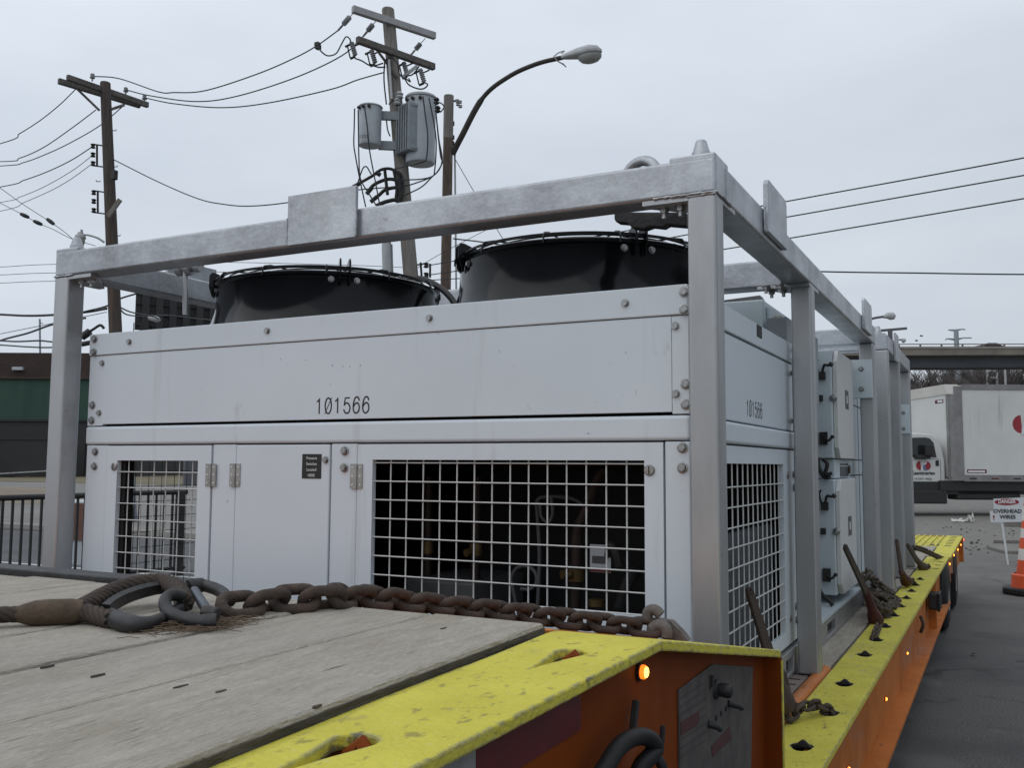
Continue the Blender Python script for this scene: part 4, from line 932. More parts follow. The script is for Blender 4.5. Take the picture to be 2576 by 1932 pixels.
# connecting link between eye and chain
cl_ = thing('connecting_link', 'grey forged connecting link joining the wire rope eye to the heavy chain', 'shackle', ZQ(1200, 1230, 1.138))
MB().tube(spline([ZQ(1165, 1150, 1.158), ZQ(1110, 1140, 1.162), ZQ(1066, 1165, 1.158), ZQ(1062, 1215, 1.150), ZQ(1100, 1265, 1.142), ZQ(1180, 1295, 1.137), ZQ(1280, 1312, 1.135), ZQ(1390, 1310, 1.135)], 8), [.0088] * 30 + [.0095] * 20 + [.0105] * 7, 14).build('half_link', M['oldsteel'], cl_, 60)
MB().tube(spline([ZQ(1185, 1105, 1.154), ZQ(1230, 1080, 1.158), ZQ(1290, 1078, 1.158), ZQ(1370, 1098, 1.155), ZQ(1430, 1130, 1.150), ZQ(1475, 1180, 1.145)], 8), .0095, 14).build('half_link', M['oldsteel'], cl_, 60)
MB().cyl(ZQ(1205, 1088, 1.158), ZQ(1300, 1078, 1.158), .0118, n=16).build('knuckle', M['oldsteel'], cl_, 40, bevel=.002)
MB().cyl(ZQ(1305, 1250, 1.143), ZQ(1400, 1265, 1.141), .0095, n=16).build('knuckle', M['oldsteel'], cl_, 40, bevel=.002)
M['pinblue'] = mk('blue_grey_pin', (.10, .115, .135), (.07, .08, .095), 20, .4, .6)
MB().cyl(ZQ(1248, 1115, 1.156), ZQ(1335, 1250, 1.142), .0072, n=14).build('pin', M['pinblue'], cl_, 40)
# dry straw caught under the eye
st = MB(); 
for i in range(330):
    a = random.gauss(0, 1); b_ = random.gauss(0, 1)
    c0 = at(2, 1.1255, 500 + a * 62, 1578 + b_ * 7 - a * 6) + V((0, 0, abs(random.gauss(0, .003)))); an = random.gauss(.75, .5); l_ = random.uniform(.012, .05)
    dv = V((math.cos(an), math.sin(an), random.uniform(-.03, .10))) * l_
    st.tube([c0 - dv * .5, c0 + V((random.gauss(0, .003), random.gauss(0, .003), .002)), c0 + dv * .5], .00055, 3)
tag(st.build('straw', M['straw']), 'dry straw and pine needles matted under the wire rope eye', 'straw', kind='stuff')

# --- chain binders on the street side
small = linkmesh('link', .036, .0115, .042, M['chainold'], 8)
def bar_taper(p, q, w0, w1, th, up):
    R = frame(V(q) - V(p), up); y = R.col[1]; z = R.col[2]; p = V(p); q = V(q); g = MB()
    g.add([p - y * w0 - z * th, p + y * w0 - z * th, p + y * w0 + z * th, p - y * w0 + z * th, q - y * w1 - z * th, q + y * w1 - z * th, q + y * w1 + z * th, q - y * w1 + z * th],
          [(3, 2, 1, 0), (4, 5, 6, 7), (0, 1, 5, 4), (1, 2, 6, 5), (2, 3, 7, 6), (3, 0, 4, 7)])
    return g
def binder(name, label, top, mid, low, mt, slot, grp='chain binders along the street side rail'):
    r = thing(name, label, 'chain binder', low, grp)
    h = bar_taper(mid, top, .021, .014, .006, (1, -.4, 0))
    d = (V(top) - V(mid)).normalized(); R = frame(d, (1, -.4, 0))
    h.lathe([(.013, -.006), (.013, .006), (.005, .006), (.005, -.006), (.013, -.006)], V(top), R, 14)
    h.build('handle', M['rust'], r, bevel=.002)
    ax = (V(low) - V(mid)); ln = ax.length
    MB().lathe([(0, -.01), (.017, -.008), (.020, ln * .25), (.022, ln * .5), (.034, ln * .72), (.037, ln * .85), (.026, ln), (0, ln + .004)], V(mid), frame(ax) @ MX.Rotation(PI / 2, 3, 'Y'), 20).build('barrel', mt, r, 50)
    e = V(low); 
    MB().tube(spline([e, e + ax.normalized() * .03 + V((.006, 0, 0)), e + ax.normalized() * .05 + V((-.01, 0, -.002))], 5), .009, 8).build('swivel_eye', M['chainold'], r, 50)
    t_ = thing('tie_down_chain', 'short mossy chain running from the ' + label.split(' chain binder')[0] + ' chain binder down into a rail slot', 'chain', slot, 'tie-down chains into the rail slots')
    chain(t_, [e + ax.normalized() * .02, e.lerp(V(slot), .5) + V((.01, 0, .022)), V(slot) + V((0, -.01, .004)), V(slot) + V((0, .01, -.04))], .036, small, .5)
    return r
binder('chain_binder', 'dark red lever chain binder with a drilled handle in front of the junction boxes', at(0, -.600, 2126, 1377), at(0, -.588, 2180, 1492), at(0, -.555, 2208, 1574), M['redbinder'], (-.520, 4.44, .606))
binder('chain_binder', 'rusty brown lever chain binder whose handle leans on the side mesh door', at(0, -.672, 1885, 1488), at(0, -.615, 1942, 1668), at(0, -.585, 1975, 1790), M['rust'], (-.492, 3.06, .606))
binder('chain_binder', 'red lever chain binder standing against the second unit\'s front post', at(0, -.590, 2256, 1362), at(0, -.565, 2268, 1440), at(0, -.55, 2282, 1466), M['redbinder'], (-.52, 6.55, .606))
binder('chain_binder', 'dark heavy chain binder lying at the rear corner of the second unit', at(0, -.60, 2283, 1372), at(0, -.57, 2306, 1408), at(0, -.53, 2325, 1432), M['chainold'], (-.51, 7.70, .606))
tc_ = thing('tie_down_chain', 'taut chain stretched from the rear post across the planks to the rear rail', 'chain', (-.5, 8.2, .605), 'tie-down chains into the rail slots')
chain(tc_, [at(0, -.60, 2300, 1377), at(0, -.56, 2325, 1385), at(0, -.51, 2350, 1397), at(0, -.46, 2374, 1408)], .04, linkmesh('link', .04, .013, .046, M['chainold'], 8), .6)
bg_ = thing('tie_down_chain', 'thick rusty chain with a shackle pulled over the orange edge tube to a rail slot', 'chain', (-.55, 2.85, .605), 'tie-down chains into the rail slots')
fat = linkmesh('link', .054, .022, .072, M['rust'], 8)
chain(bg_, [at(0, -.64, 1968, 1700), at(0, -.62, 1985, 1770), at(0, -.585, 1998, 1815), at(0, -.54, 2050, 1800), at(0, -.50, 2092, 1796), (-.492, 3.06, .57)], .054, fat, .4)
# slack chain heaped on the rail
hp_ = thing('chain_heap', 'heap of slack mossy chain piled on the yellow rail beside the dark red binder', 'chain', (-.56, 5.0, .605))
random.seed(21)
mids = [at(0, -.60, 2168, 1452), at(0, -.585, 2190, 1448), at(0, -.585, 2210, 1462), at(0, -.575, 2228, 1488), at(0, -.555, 2240, 1503), at(0, -.565, 2205, 1490), at(0, -.57, 2222, 1510), at(0, -.545, 2255, 1513), at(0, -.54, 2268, 1518), at(0, -.56, 2235, 1520), at(0, -.55, 2215, 1530), at(0, -.54, 2230, 1545), at(0, -.53, 2245, 1550), at(0, -.61, 2185, 1480), at(0, -.61, 2200, 1510)]
heapl = linkmesh('link', .042, .0155, .058, M['chainold'], 8)
for k in range(2):
    pts = [p + V((random.gauss(0, .010), random.gauss(0, .06), random.gauss(0, .010) - .01)) for p in (mids if k == 0 else random.sample(mids, 9))]
    chain(hp_, pts, .045, heapl, random.random() * 3, .75)

# ================================================================== UTILITY POLES
def ptube(pts, r, name, mat, parent, n=8, sp=6): return MB().tube(spline(pts, sp) if sp else pts, r, n).build(name, mat, parent, 60)
def pole(name, label, top, foot, r0, r1, mt):
    o = thing(name, label, 'utility pole', (foot.x, foot.y, 0))
    MB().tube([foot, foot.lerp(top, .5), top - V((0, 0, .02)), top], [r1, (r0 + r1) / 2, r0, r0 * .93], 20).build('pole_shaft', mt, o, 40)
    return o
# far dark pole with a double crossarm
lt = dep(20, 265, 207); lf = V((lt.x + .05, lt.y + .02, 0)); ll_ = dep(20, 286, 720); lf = lt + (ll_ - lt) * ((0 - lt.z) / (ll_.z - lt.z))
lp = pole('utility_pole', 'dark weathered utility pole with twin wooden crossarms, farther left of the two', lt, lf, .105, .155, M['poledark'])
ad = V((.10, .99, 0)); 
za = dep(20, 265, 226).z
for e0, e1 in (((147, 203), (352, 265)), ((169, 194), (372, 264))):
    p, q = at(2, za, *e0), at(2, za, *e1)
    MB().bar(p, q, .09, .115).build('crossarm', M['armwood'], lp, bevel=.006)
def pin_ins(p, parent, h=.16):
    o = MB().lathe([(.018, 0), (.018, h * .35), (.05, h * .38), (.055, h * .5), (.035, h * .62), (.045, h * .75), (.04, h * .95), (0, h)], p, n=12).build('pin_insulator', M['porcelain'], parent, 40)
    return o
for q in ((232, 203), (316, 237), (363, 256)): pin_ins(at(2, za + .055, *q), lp)
zb = dep(20, 250, 277).z
MB().bar(dep(20, 193, 222), dep(20, 250, 277), .03, .05).build('brace', M['armwood'], lp); MB().bar(dep(20, 313, 263), dep(20, 278, 275), .03, .05).build('brace', M['armwood'], lp)
def rack(px, ys, parent, d=20, side=-1, pole_px=255):
    g = MB(); x = px + 12 * -side * .6
    g.bar(dep(d, px + 10, ys[0] - 4), dep(d, px + 10, ys[-1] + 6), .03, .03, (1, 0, 0)); g.bar(dep(d, px, ys[0] - 5), dep(d, pole_px, ys[0] + 1), .025, .025); g.bar(dep(d, px, ys[-1] + 5), dep(d, pole_px, ys[-1] + 10), .025, .025)
    o = g.build('secondary_rack', M['matblack'], parent)
    for y in ys: MB().lathe([(.03, -.05), (.055, -.035), (.03, 0), (.055, .035), (.03, .05)], dep(d, px, y), n=10).build('spool_insulator', M['matblack'], o, 40)
rack(234, (367, 389, 411), lp, pole_px=272); rack(236, (484, 506, 529), lp, pole_px=276)
for (px, py, s) in ((281, 328, 1), (284, 419, 1), (253, 456, -1), (291, 593, 1)):
    p = dep(19.9, px, py); MB().tube([p, p + RX * .09 * s, p + RX * .095 * s + V((0, 0, .03))], .009, 6).build('step_bolt', M['matblack'], lp)
MB().obox(dep(19.7, 287, 523), MX((RX, FW, -DN)).transposed() @ MX.Rotation(.62, 3, 'Y'), .045, .03, .22).build('wood_block', M['polewood'], lp, bevel=.004)
MB().obox(dep(19.8, 288, 440), MX.Identity(3), .05, .05, .10).build('cable_clamp', M['matblack'], lp, bevel=.01)
# yard light on the dark pole
yl = thing('yard_light', 'small white yard light on a curved arm from the dark pole', 'lamp', dep(20, 262, 609))
ptube([dep(19.9, 262, 609), dep(19.9, 245, 598), dep(19.9, 222, 591), dep(19.9, 207, 590)], .022, 'arm', M['galvpost'], yl)
yc = dep(19.9, 202, 600)
MB().lathe([(.03, .14), (.06, .13), (.065, .09), (.10, .07), (.115, .02), (.11, .0), (.03, .01)], yc, n=18).build('lamp_head', M['lamp'], yl, 40)
MB().lathe([(.095, .0), (.10, -.07), (.07, -.15), (0, -.16)], yc, n=18).build('lens', M['lampglass'], yl, 50)
MB().lathe([(.025, .14), (.028, .19), (0, .20)], yc + RX * .02, n=10).build('photocell', M['lamp'], yl, 40)

# centre pole with two crossarms, fuse cutouts, transformers
ct = dep(18, 976, 22); cf = V((ct.x + .28, ct.y + .13, 0)); 
cl0 = dep(18, 1034, 700); dirn = (cl0 - ct); cf = ct + dirn * ((0 - ct.z) / dirn.z)
cp = pole('utility_pole', 'tall grey utility pole carrying two transformers and fuse cutouts', ct, cf, .118, .165, M['polewood'])
z1 = dep(18, 985, 60).z; z2 = dep(18, 992, 138).z
MB().bar(at(2, z1, 887, 22), at(2, z1, 1094, 90), .10, .13).build('crossarm', M['armgrey'], cp, bevel=.008)
MB().bar(at(2, z2, 898, 99), at(2, z2, 1092, 168), .10, .125).build('crossarm', M['armwood'], cp, bevel=.008)
def dead_end(p0, p1):
    R = frame(p1 - p0); ln = (p1 - p0).length; prof = [(.008, 0), (.008, ln * .30)]
    for i in range(5):
        h = ln * (.33 + .07 * i); prof += [(.012, h), (.052, h + .008), (.052, h + .014), (.012, h + .020)]
    prof += [(.012, ln * .70), (.022, ln * .74), (.02, ln * .98), (0, ln)]
    MB().lathe(prof, p0, R @ MX.Rotation(PI / 2, 3, 'Y'), 12).build('strain_insulator', M['porcelain'], cp, 30)
dead_end(at(2, z1 - .05, 893, 27), dep(18.15, 850, 76)); dead_end(at(2, z1 - .05, 949, 48), dep(18.1, 914, 90)); dead_end(at(2, z1 - .05, 1070, 95), dep(18.4, 1033, 138))
def cutout(px, py, d):
    """porcelain body hanging at a slant with the fuse tube in front of it"""
    o = MB(); a = dep(d, px, py); b_ = dep(d, px + 10, py + 34); R = frame(b_ - a) @ MX.Rotation(PI / 2, 3, 'Y'); ln = (b_ - a).length
    prof = [(.02, 0), (.045, .01)]
    for i in range(6): h = ln * (.10 + .15 * i); prof += [(.035, h), (.052, h + .012), (.052, h + .02), (.035, h + .03)]
    prof += [(.03, ln), (0, ln)]
    o.lathe(prof, a, R, 12); body = o.build('fuse_cutout', M['porcelain'], cp, 30)
    t = MB(); t.tube([dep(d, px - 10, py + 10), dep(d, px - 3, py + 40)], .014, 8); t.tube([dep(d, px - 16, py + 12), dep(d, px + 1, py + 4)], .022, 8); t.tube([dep(d, px - 3, py + 42), dep(d, px + 10, py + 36)], .025, 8)
    t.tube([dep(d, px + 8, py + 10), dep(d, px + 22, py + 4), dep(d, px + 24, py - 8)], .016, 8)
    t.build('fuse_tube', M['matblack'], body)
for q in ((884, 105, 17.9), (934, 124, 17.95), (1015, 155, 18.15), (1057, 172, 18.2)): cutout(*q)
MB().bar(dep(17.85, 943, 118), dep(17.85, 1001, 196), .03, .045).build('brace', M['armwood'], cp); MB().bar(dep(18, 1050, 165), dep(18, 1012, 194), .03, .06).build('brace', M['armgrey'], cp)
MB().bar(dep(17.8, 979, 150), dep(17.8, 986, 250), .04, .09, FW).build('cable_guard', M['galvpost'], cp, bevel=.01)
rp0 = dep(17.95, 974, 615); rp1 = dep(17.95, 978, 760); rp1 = rp0 + (rp1 - rp0) * (rp0.z / (rp0.z - rp1.z))
MB().tube([rp0, rp1], .105, 14).build('riser_pipe', M['galvpost'], cp, 40)
MB().tube([dep(17.95, 971, 595), dep(17.95, 975, 640)], .085, 14).build('riser_pipe', M['galvpost'], cp, 40)
for pts in (((970, 168), (950, 168), (932, 160)), ((893, 146), (910, 152), (935, 165), (964, 158)), ((1018, 196), (1028, 212), (1050, 222), (1066, 222), (1076, 212), (1066, 206)), ((1020, 190), (1035, 188), (1046, 178), (1054, 166)), ((1020, 196), (1032, 205), (1028, 196)), ((970, 150), (985, 145), (1000, 160), (1005, 185), (1020, 200)),
            ((799.6, 113), (805, 125), (823, 139), (845, 134), (858, 112), (870, 92), (880, 97), (882, 106)), ((968, 148), (966, 200), (972, 262)), ((978, 262), (990, 252), (1010, 255))):
    ptube([dep(17.8, *q) for q in pts], .014, 'jumper_wire', M['wire'], cp, 6)
for q in ((799, 111), (800, 118)): MB().obox(dep(18, *q), MX.Identity(3), .045, .045, .035).build('line_clamp', M['matblack'], cp)
# cable rack lower down with thick black tails
MB().bar(dep(17.7, 968, 428), dep(17.7, 975, 490), .05, .04, (1, 0, 0)).build('secondary_rack', M['matblack'], cp)
for pts, r in ((((887, 470), (935, 443), (960, 426), (985, 425), (1003, 440), (1008, 480), (1000, 505)), .03), (((922, 487), (940, 465), (968, 452), (990, 451), (1004, 462), (1006, 500)), .035), (((932, 507), (954, 490), (970, 477), (1000, 472), (1009, 490)), .035), (((948, 517), (968, 508), (992, 502)), .04), (((985, 425), (1010, 440), (1014, 480), (1003, 510)), .022), (((990, 425), (998, 470), (995, 508)), .03), (((1005, 470), (1012, 490), (1000, 512)), .03)):
    ptube([dep(17.75, *q) for q in pts], r, 'cable_tail', M['matblack'], cp, 8)
for (a, b_) in (((922, 488), (937, 470)), ((932, 508), (950, 493)), ((887, 471), (905, 461)), ((945, 433), (957, 440))): MB().tube([dep(17.72, *a), dep(17.72, *b_)], .042, 8).build('splice', M['matblack'], cp, 50)
rack(1072, (667, 692), cp, 18, 1, 1040)
MB().bar(dep(18, 1058, 660), dep(18, 1061, 700), .03, .03, (1, 0, 0)).build('secondary_rack', M['matblack'], cp)
def transformer(label, px, y0, y1, wpx, d, fins=False):
    c = dep(d, px, y1); s = d / FPX; r = wpx * s / 2; h = (y1 - y0) * s / 1.0
    o = thing('transformer', label, 'transformer', c, 'pole mounted transformers')
    MB().lathe([(0, .0), (r * .93, .0), (r * .96, .02), (r * .97, .05), (r * .98, h * .5), (r, h * .94), (r, h * .95)], c, n=36).build('tank', M['tank'], o, 40)
    lid = MB().lathe([(r * 1.06, h * .935), (r * 1.07, h * .955), (r * 1.0, h * .975), (r * .5, h * 1.0), (0, h * 1.005)], c, n=36).build('lid', M['lamp'], o, 40)
    MB().lathe([(.02, h), (.02, h + .05), (0, h + .06)], c, n=8).build('relief_valve', M['lamp'], lid)
    for k in range(3):
        t = math.radians(-60 - k * 28) ; e = c + V((math.cos(t) * r, math.sin(t) * r, h * .88))
        MB().lathe([(.03, 0), (.035, .02), (.022, .03), (.03, .05), (0, .06)], e, frame((0, 0, 1), (math.cos(t), math.sin(t), 0)), 10).build('bushing', M['matblack'], o, 40)
    if fins:
        t = math.radians(-112); dv = V((math.cos(t), math.sin(t), 0)); tv = V((-dv.y, dv.x, 0))
        for k in range(6):
            off = -.215 + k * .078
            MB().obox(c + dv * (r * .93) + tv * off + V((0, 0, h * .46)), MX((dv, tv, V((0, 0, 1)))).transposed(), .15, .013, h * .345).build('radiator_fin', M['fin'], o, bevel=.012)
        for zz_ in (.16, .77): MB().obox(c + dv * (r * .80) + tv * -.02 + V((0, 0, h * zz_)), MX((dv, tv, V((0, 0, 1)))).transposed(), .12, .22, .03).build('radiator_header', M['fin'], o, bevel=.01)
    return o, c, r, h
T1, c1, r1, h1 = transformer('small plain transformer tank left of the grey pole', 930, 262, 367, 58, 17.7)
T2, c2, r2, h2 = transformer('large transformer with radiator fins right of the grey pole', 1057, 234, 412, 76, 17.9, True)
for z_ in (290, 365):
    MB().bar(dep(17.9, 952, z_), dep(17.9, 1004, z_ + 2), .08, .16).build('hanger_bracket', M['fin'], cp)
text('tank_number', '1350', .10, dep(17.38, 914, 343), RX, (0, 0, 1), M['ink'], T1, .8, ext=.002)
for y in ((1005, 248), (1000, 264)): MB().lathe([(.05, 0), (.075, .03), (.05, .06), (.075, .09), (.05, .12), (.03, .14)], dep(17.6, *y), n=12).build('arrester', M['lamp'], cp, 40)
for (px, py) in ((1098, 262), (1101, 283)): MB().lathe([(.03, 0), (.06, .03), (.035, .06), (.06, .09), (.03, .13)], dep(17.6, px, py), n=12).build('arrester', M['matblack'], cp, 40)
for pts in (((892, 272), (891, 320), (890, 360), (893, 385), (905, 450), (920, 520)), ((901, 275), (902, 350), (903, 400), (907, 450), (930, 490), (955, 530)), ((917, 268), (924, 320), (930, 380), (945, 460), (957, 525)), ((1064, 242), (1070, 290), (1076, 340), (1073, 395), (1060, 408), (990, 425)),
            ((1079, 246), (1090, 300), (1097, 350), (1096, 400), (1092, 440)), ((1095, 255), (1100, 320), (1108, 390), (1112, 410), (1092, 440), (1060, 450), (1010, 452)), ((1098, 295), (1104, 350), (1112, 405), (1092, 440), (1040, 462), (1012, 468)), ((1091, 440), (1060, 470), (1015, 492)), ((900, 460), (912, 425), (922, 419), (934, 438)), ((972, 300), (975, 325), (981, 342)), ((1100, 258), (1108, 258), (1117, 268), (1108, 282))):
    ptube([dep(17.45, *q) for q in pts], .0125, 'drop_wire', M['wire'], cp, 6)

# street lamp on a rusty pole
st_t = dep(19, 1129, 242); st_f = V((st_t.x - .06, st_t.y + .02, 0))
lm = thing('street_lamp', 'rusty street lamp pole with a long curved arm and cobra head lamp', 'street lamp', (st_f.x, st_f.y, 0))
MB().tube([st_f, st_f.lerp(st_t, .74), st_f.lerp(st_t, .86), st_t], [.115, .10, .098, .092], 18).build('pole_shaft', M['rustpole'], lm, 40)
MB().tube([st_f.lerp(st_t, .90), st_t + V((0, 0, .012))], .1, 18).build('pole_cap', M['polewood'], lm, 40)
for py in (310, 345, 360): p = dep(19, 1130, py); MB().lathe([(.10, -.035), (.108, -.03), (.108, .03), (.10, .035)], p, n=18).build('pole_band', M['rust'], lm, 40)
MB().tube(spline([dep(18.9, 1138, 388), dep(18.8, 1160, 345), dep(18.65, 1215, 245), dep(18.5, 1280, 192), dep(18.35, 1350, 160), dep(18.2, 1418, 143)], 8), [.06] * 16 + [.045] * 25, 10).build('arm', M['armdark'], lm, 50)
A0, A1 = dep(18.2, 1412, 145), dep(18.0, 1514, 128); dA = (A1 - A0).normalized(); LA = (A1 - A0).length
R = frame(dA); lh = MB()
sec = [(0, .045, .05), (.12, .075, .085), (.40, .13, .14), (.70, .165, .165), (.90, .12, .13), (1.0, .03, .04)]
rr_ = []
for t, wv, hv in sec: rr_.append([A0 + dA * (LA * t) + R.col[1] * (wv * math.cos(2 * PI * k / 14)) + R.col[2] * (hv * (math.sin(2 * PI * k / 14) if math.sin(2 * PI * k / 14) > 0 else .45 * math.sin(2 * PI * k / 14))) for k in range(14)])
lh.add([v for r in rr_ for v in r], [(i * 14 + k, i * 14 + (k + 1) % 14, (i + 1) * 14 + (k + 1) % 14, (i + 1) * 14 + k) for i in range(len(sec) - 1) for k in range(14)] + [tuple(reversed(range(14))), tuple(range(70, 84))])
hd = lh.build('lamp_head', M['lamp'], lm, 60)
MB().lathe([(.155, 0), (.15, -.05), (.11, -.11), (.05, -.14), (0, -.145)], A0 + dA * (LA * .70) - R.col[2] * .055, MX((dA * 1.5, R.col[1], R.col[2])).transposed(), 20).build('lens', M['lampglass'], hd, 60)
MB().tube(spline([dep(18.2, 1395, 143), dep(18.2, 1402, 152), dep(18.2, 1418, 162), dep(18.2, 1424, 168), dep(18.2, 1415, 158)], 5), .012, 6).build('service_wire', M['galvpost'], lm); MB().tube(spline([dep(18.2, 1393, 141), dep(18.2, 1405, 132), dep(18.2, 1420, 127), dep(18.2, 1412, 134)], 5), .012, 6).build('service_wire', M['galvpost'], lm)
rp0 = dep(19, 1144, 380); rp1 = dep(19, 1148, 760); rp1 = rp0 + (rp1 - rp0) * (rp0.z / (rp0.z - rp1.z))
MB().tube([rp0, rp1], .02, 6).build('conduit', M['galvpost'], lm)
ib = MB(); ib.bar(dep(19, 1140, 253), dep(19, 1158, 256), .03, .03)
io = ib.build('insulator_bracket', M['matblack'], lm)
for q in ((1150, 253), (1152, 262), (1157, 256), (1158, 267)): MB().lathe([(.02, -.025), (.045, -.02), (.03, 0), (.045, .02), (.02, .025)], dep(18.9, *q), n=10).build('spool_insulator', M['lamp'], io, 40)

# ================================================================== OVERHEAD WIRES (each span its own)
def wire(label, pts, d0, d1, r, grp, ext=None, mt='wire'):
    """pts are survey pixels along the span; depth runs from d0 to d1"""
    P = []; x0, x1 = pts[0][0], pts[-1][0]
    for (x, y) in pts:
        t = (x - x0) / (x1 - x0); P.append(dep(1 / ((1 - t) / d0 + t / d1), x, y))
    S = spline(P, 8)
    return tag(MB().tube([p - S[0] for p in S], r, 6).build('power_line', M[mt], loc=(0, 0, 0), smooth=60) if False else wbuild(S, r, mt), label, 'overhead wire', grp)
def wbuild(S, r, mt):
    g = MB().tube(S, r, 6); return g.build('power_line', M[mt], loc=tuple(S[0]), smooth=60)
g1 = 'wires between the two utility poles'
wire('top wire between the two poles, ending at the upper crossarm', [(234, 191), (300, 197), (398, 230), (437, 232), (517, 227), (648, 185), (745, 143), (800, 112), (850, 76)], 20, 18.15, .012, g1)
wire('second wire between the two poles, ending beside the lower crossarm', [(316, 225), (378, 240), (493, 254.6), (597, 241), (744, 194), (860, 139), (914, 90)], 20, 18.1, .012, g1)
wire('third wire between the two poles, lowest of the crossarm spans', [(363, 245), (437, 260), (557, 270), (676, 258), (832, 224), (900, 200), (967, 181)], 20, 17.9, .012, g1)
wire('sagging service wire from the dark pole, passing behind the square plate', [(284, 400), (398, 457), (497, 499), (560, 513), (628, 518), (731, 508), (880, 480), (985, 470)], 20, 18, .012, g1)
g2 = 'wires leaving the dark pole to the left'
wire('uppermost wire leaving the dark pole to the left', [(191, 223), (150, 263), (100, 303), (50, 335), (0, 361), (-300, 440)], 20, 27, .011, g2)
wire('second wire leaving the dark pole to the left, just below the brace', [(241, 276), (180, 322), (110, 370), (50, 397), (0, 406), (-300, 410)], 20, 27, .011, g2)
wire('third wire leaving the dark pole to the left, passing behind the shaft', [(314, 262), (253, 314), (180, 357), (119, 386), (60, 408), (0, 417), (-300, 430)], 20.3, 27, .011, g2)
wire('thick wire from the top spool of the upper rack to the left', [(233, 368), (180, 402), (120, 431), (60, 453), (0, 470), (-300, 520)], 20, 27, .011, g2)
wire('thin wire from the middle spool of the upper rack to the left', [(232, 391), (180, 430), (110, 470), (50, 495), (0, 509), (-300, 560)], 20, 27, .007, g2)
wire('thin wire from the bottom spool of the upper rack to the left', [(231, 412), (180, 449), (130, 478), (60, 509), (0, 531), (-300, 590)], 20, 27, .007, g2)
g3 = 'guy wires above the left corner post'
def guy(label, pts, ins):
    o = wire(label, pts, 21, 20, .007, g3)
    for q in ins: MB().lathe([(.0, -.12), (.035, -.09), (.045, 0), (.035, .09), (0, .12)], dep(20.5, *q), frame(dep(20, pts[-1][0], pts[-1][1]) - dep(20, pts[0][0], pts[0][1])) @ MX.Rotation(PI / 2, 3, 'Y'), 10).build('strain_insulator', M['matblack'], o, 50)
guy('upper guy wire with one strain insulator above the left corner post', [(0, 472), (60, 515), (127, 558), (175, 594), (220, 640)], [(127, 557)])
guy('lower guy wire with two strain insulators above the left corner post', [(0, 510), (62, 542), (95, 561), (130, 575), (180, 600), (240, 618)], [(62, 542), (95, 560)])
g4 = 'thin far lines behind the top beam'
for lab, ys in (('highest of three thin far lines behind the left post', (671.5, 664.5, 659, 665.5)), ('middle of three thin far lines behind the left post', (691.5, 686.3, 683.5, 690)), ('lowest of three thin far lines behind the left post', (712, 707, 704, 712))):
    wire(lab, [(-200, ys[0] + 8), (0, ys[0]), (137, ys[1]), (500, ys[2]), (835, ys[3]), (1040, ys[3] + 8)], 45, 45, .014, g4)
g5 = 'telephone cables crossing behind the left post'
wire('thick straight telephone cable meeting the dark pole at mid height', [(-200, 780), (0, 791), (70, 794), (135, 792), (215, 785), (268, 776)], 24, 20, .028, g5)
wire('telephone cable rising to the right past the dark pole', [(205, 786), (268, 770), (300, 752), (345, 738)], 20, 21, .022, g5)
wire('steep telephone cable climbing right behind the left post', [(-100, 895), (0, 857), (70, 838), (133, 816), (215, 800)], 24, 20, .022, g5)
wire('upper level cable just above the warehouse roof', [(-200, 845), (0, 857), (45, 859), (100, 857), (133, 860), (215, 864)], 24, 20, .020, g5)
wire('lower level cable just above the warehouse roof', [(-200, 858), (0, 868), (60, 872), (128, 874), (220, 866)], 24, 20, .018, g5)
wire('thin bright messenger strand behind the left post', [(-100, 862), (0, 840), (100, 820), (215, 796), (268, 785)], 24, 20, .008, g5)
wire('drop cable curving from the dark pole towards the billboard', [(300, 772), (330, 785), (375, 793), (430, 793), (480, 800), (560, 808)], 20, 30, .016, g5)
wire('lower drop cable with splice case in front of the billboard', [(300, 775), (316, 790), (345, 795), (380, 795), (400, 802)], 20, 24, .016, g5)
cs = thing('cable_splice', 'pale cable splice case hanging in front of the billboard', 'splice case', dep(24, 390, 802)); MB().tube([dep(24, 372, 795), dep(24, 378, 799), dep(24, 396, 804), dep(24, 403, 806)], [.02, .07, .08, .02], 10).build('case', M['lamp'], cs, 50)
cs2 = thing('cable_clamp', 'black splice bundle on the cables between left post and white housing', 'splice case', dep(19, 220, 845))
MB().tube(spline([dep(19, 205, 850), dep(19, 220, 838), dep(19, 235, 828), dep(19, 252, 818), dep(19, 262, 826)], 5), .028, 8).build('bundle', M['matblack'], cs2, 50); MB().tube([dep(19, 206, 848), dep(19, 226, 834)], .075, 10).build('case', M['matblack'], cs2, 50); MB().tube([dep(19, 206, 866), dep(19, 227, 862)], .05, 10).build('case', M['matblack'], cs2, 50)
g6 = 'lines running from the grey pole to the upper right'
wire('top of three lines running to the upper right corner', [(1075, 668), (1500, 594), (1966, 508.5), (2576, 396.5), (3100, 290)], 18, 10.5, .0095, g6)
wire('middle of three lines running to the upper right corner', [(1075, 692), (1500, 631), (1729, 590), (1969, 547.5), (2576, 440.5), (3100, 345)], 18, 10.5, .0095, g6)
wire('lowest of three lines running to the upper right corner', [(1075, 705), (1500, 678), (1820, 627), (1992, 598), (2576, 499), (3100, 405)], 18, 10.5, .0095, g6)
wire('thick level cable crossing to the right below the three lines', [(1140, 600), (1237, 612), (1500, 652), (1800, 674), (2069, 683), (2300, 686.5), (2576, 690), (3100, 690)], 19, 16, .014, 'single cable to the right')
wire('thin guy wire slanting down from the rusty lamp pole', [(1144, 398), (1192, 481), (1240, 560), (1290, 640)], 19, 19, .007, 'guys by the lamp pole')
wire('thin wire rising from the grey pole past the rusty lamp pole', [(1040, 680), (1100, 643), (1194, 593), (1260, 560)], 18, 18.5, .006, 'guys by the lamp pole')
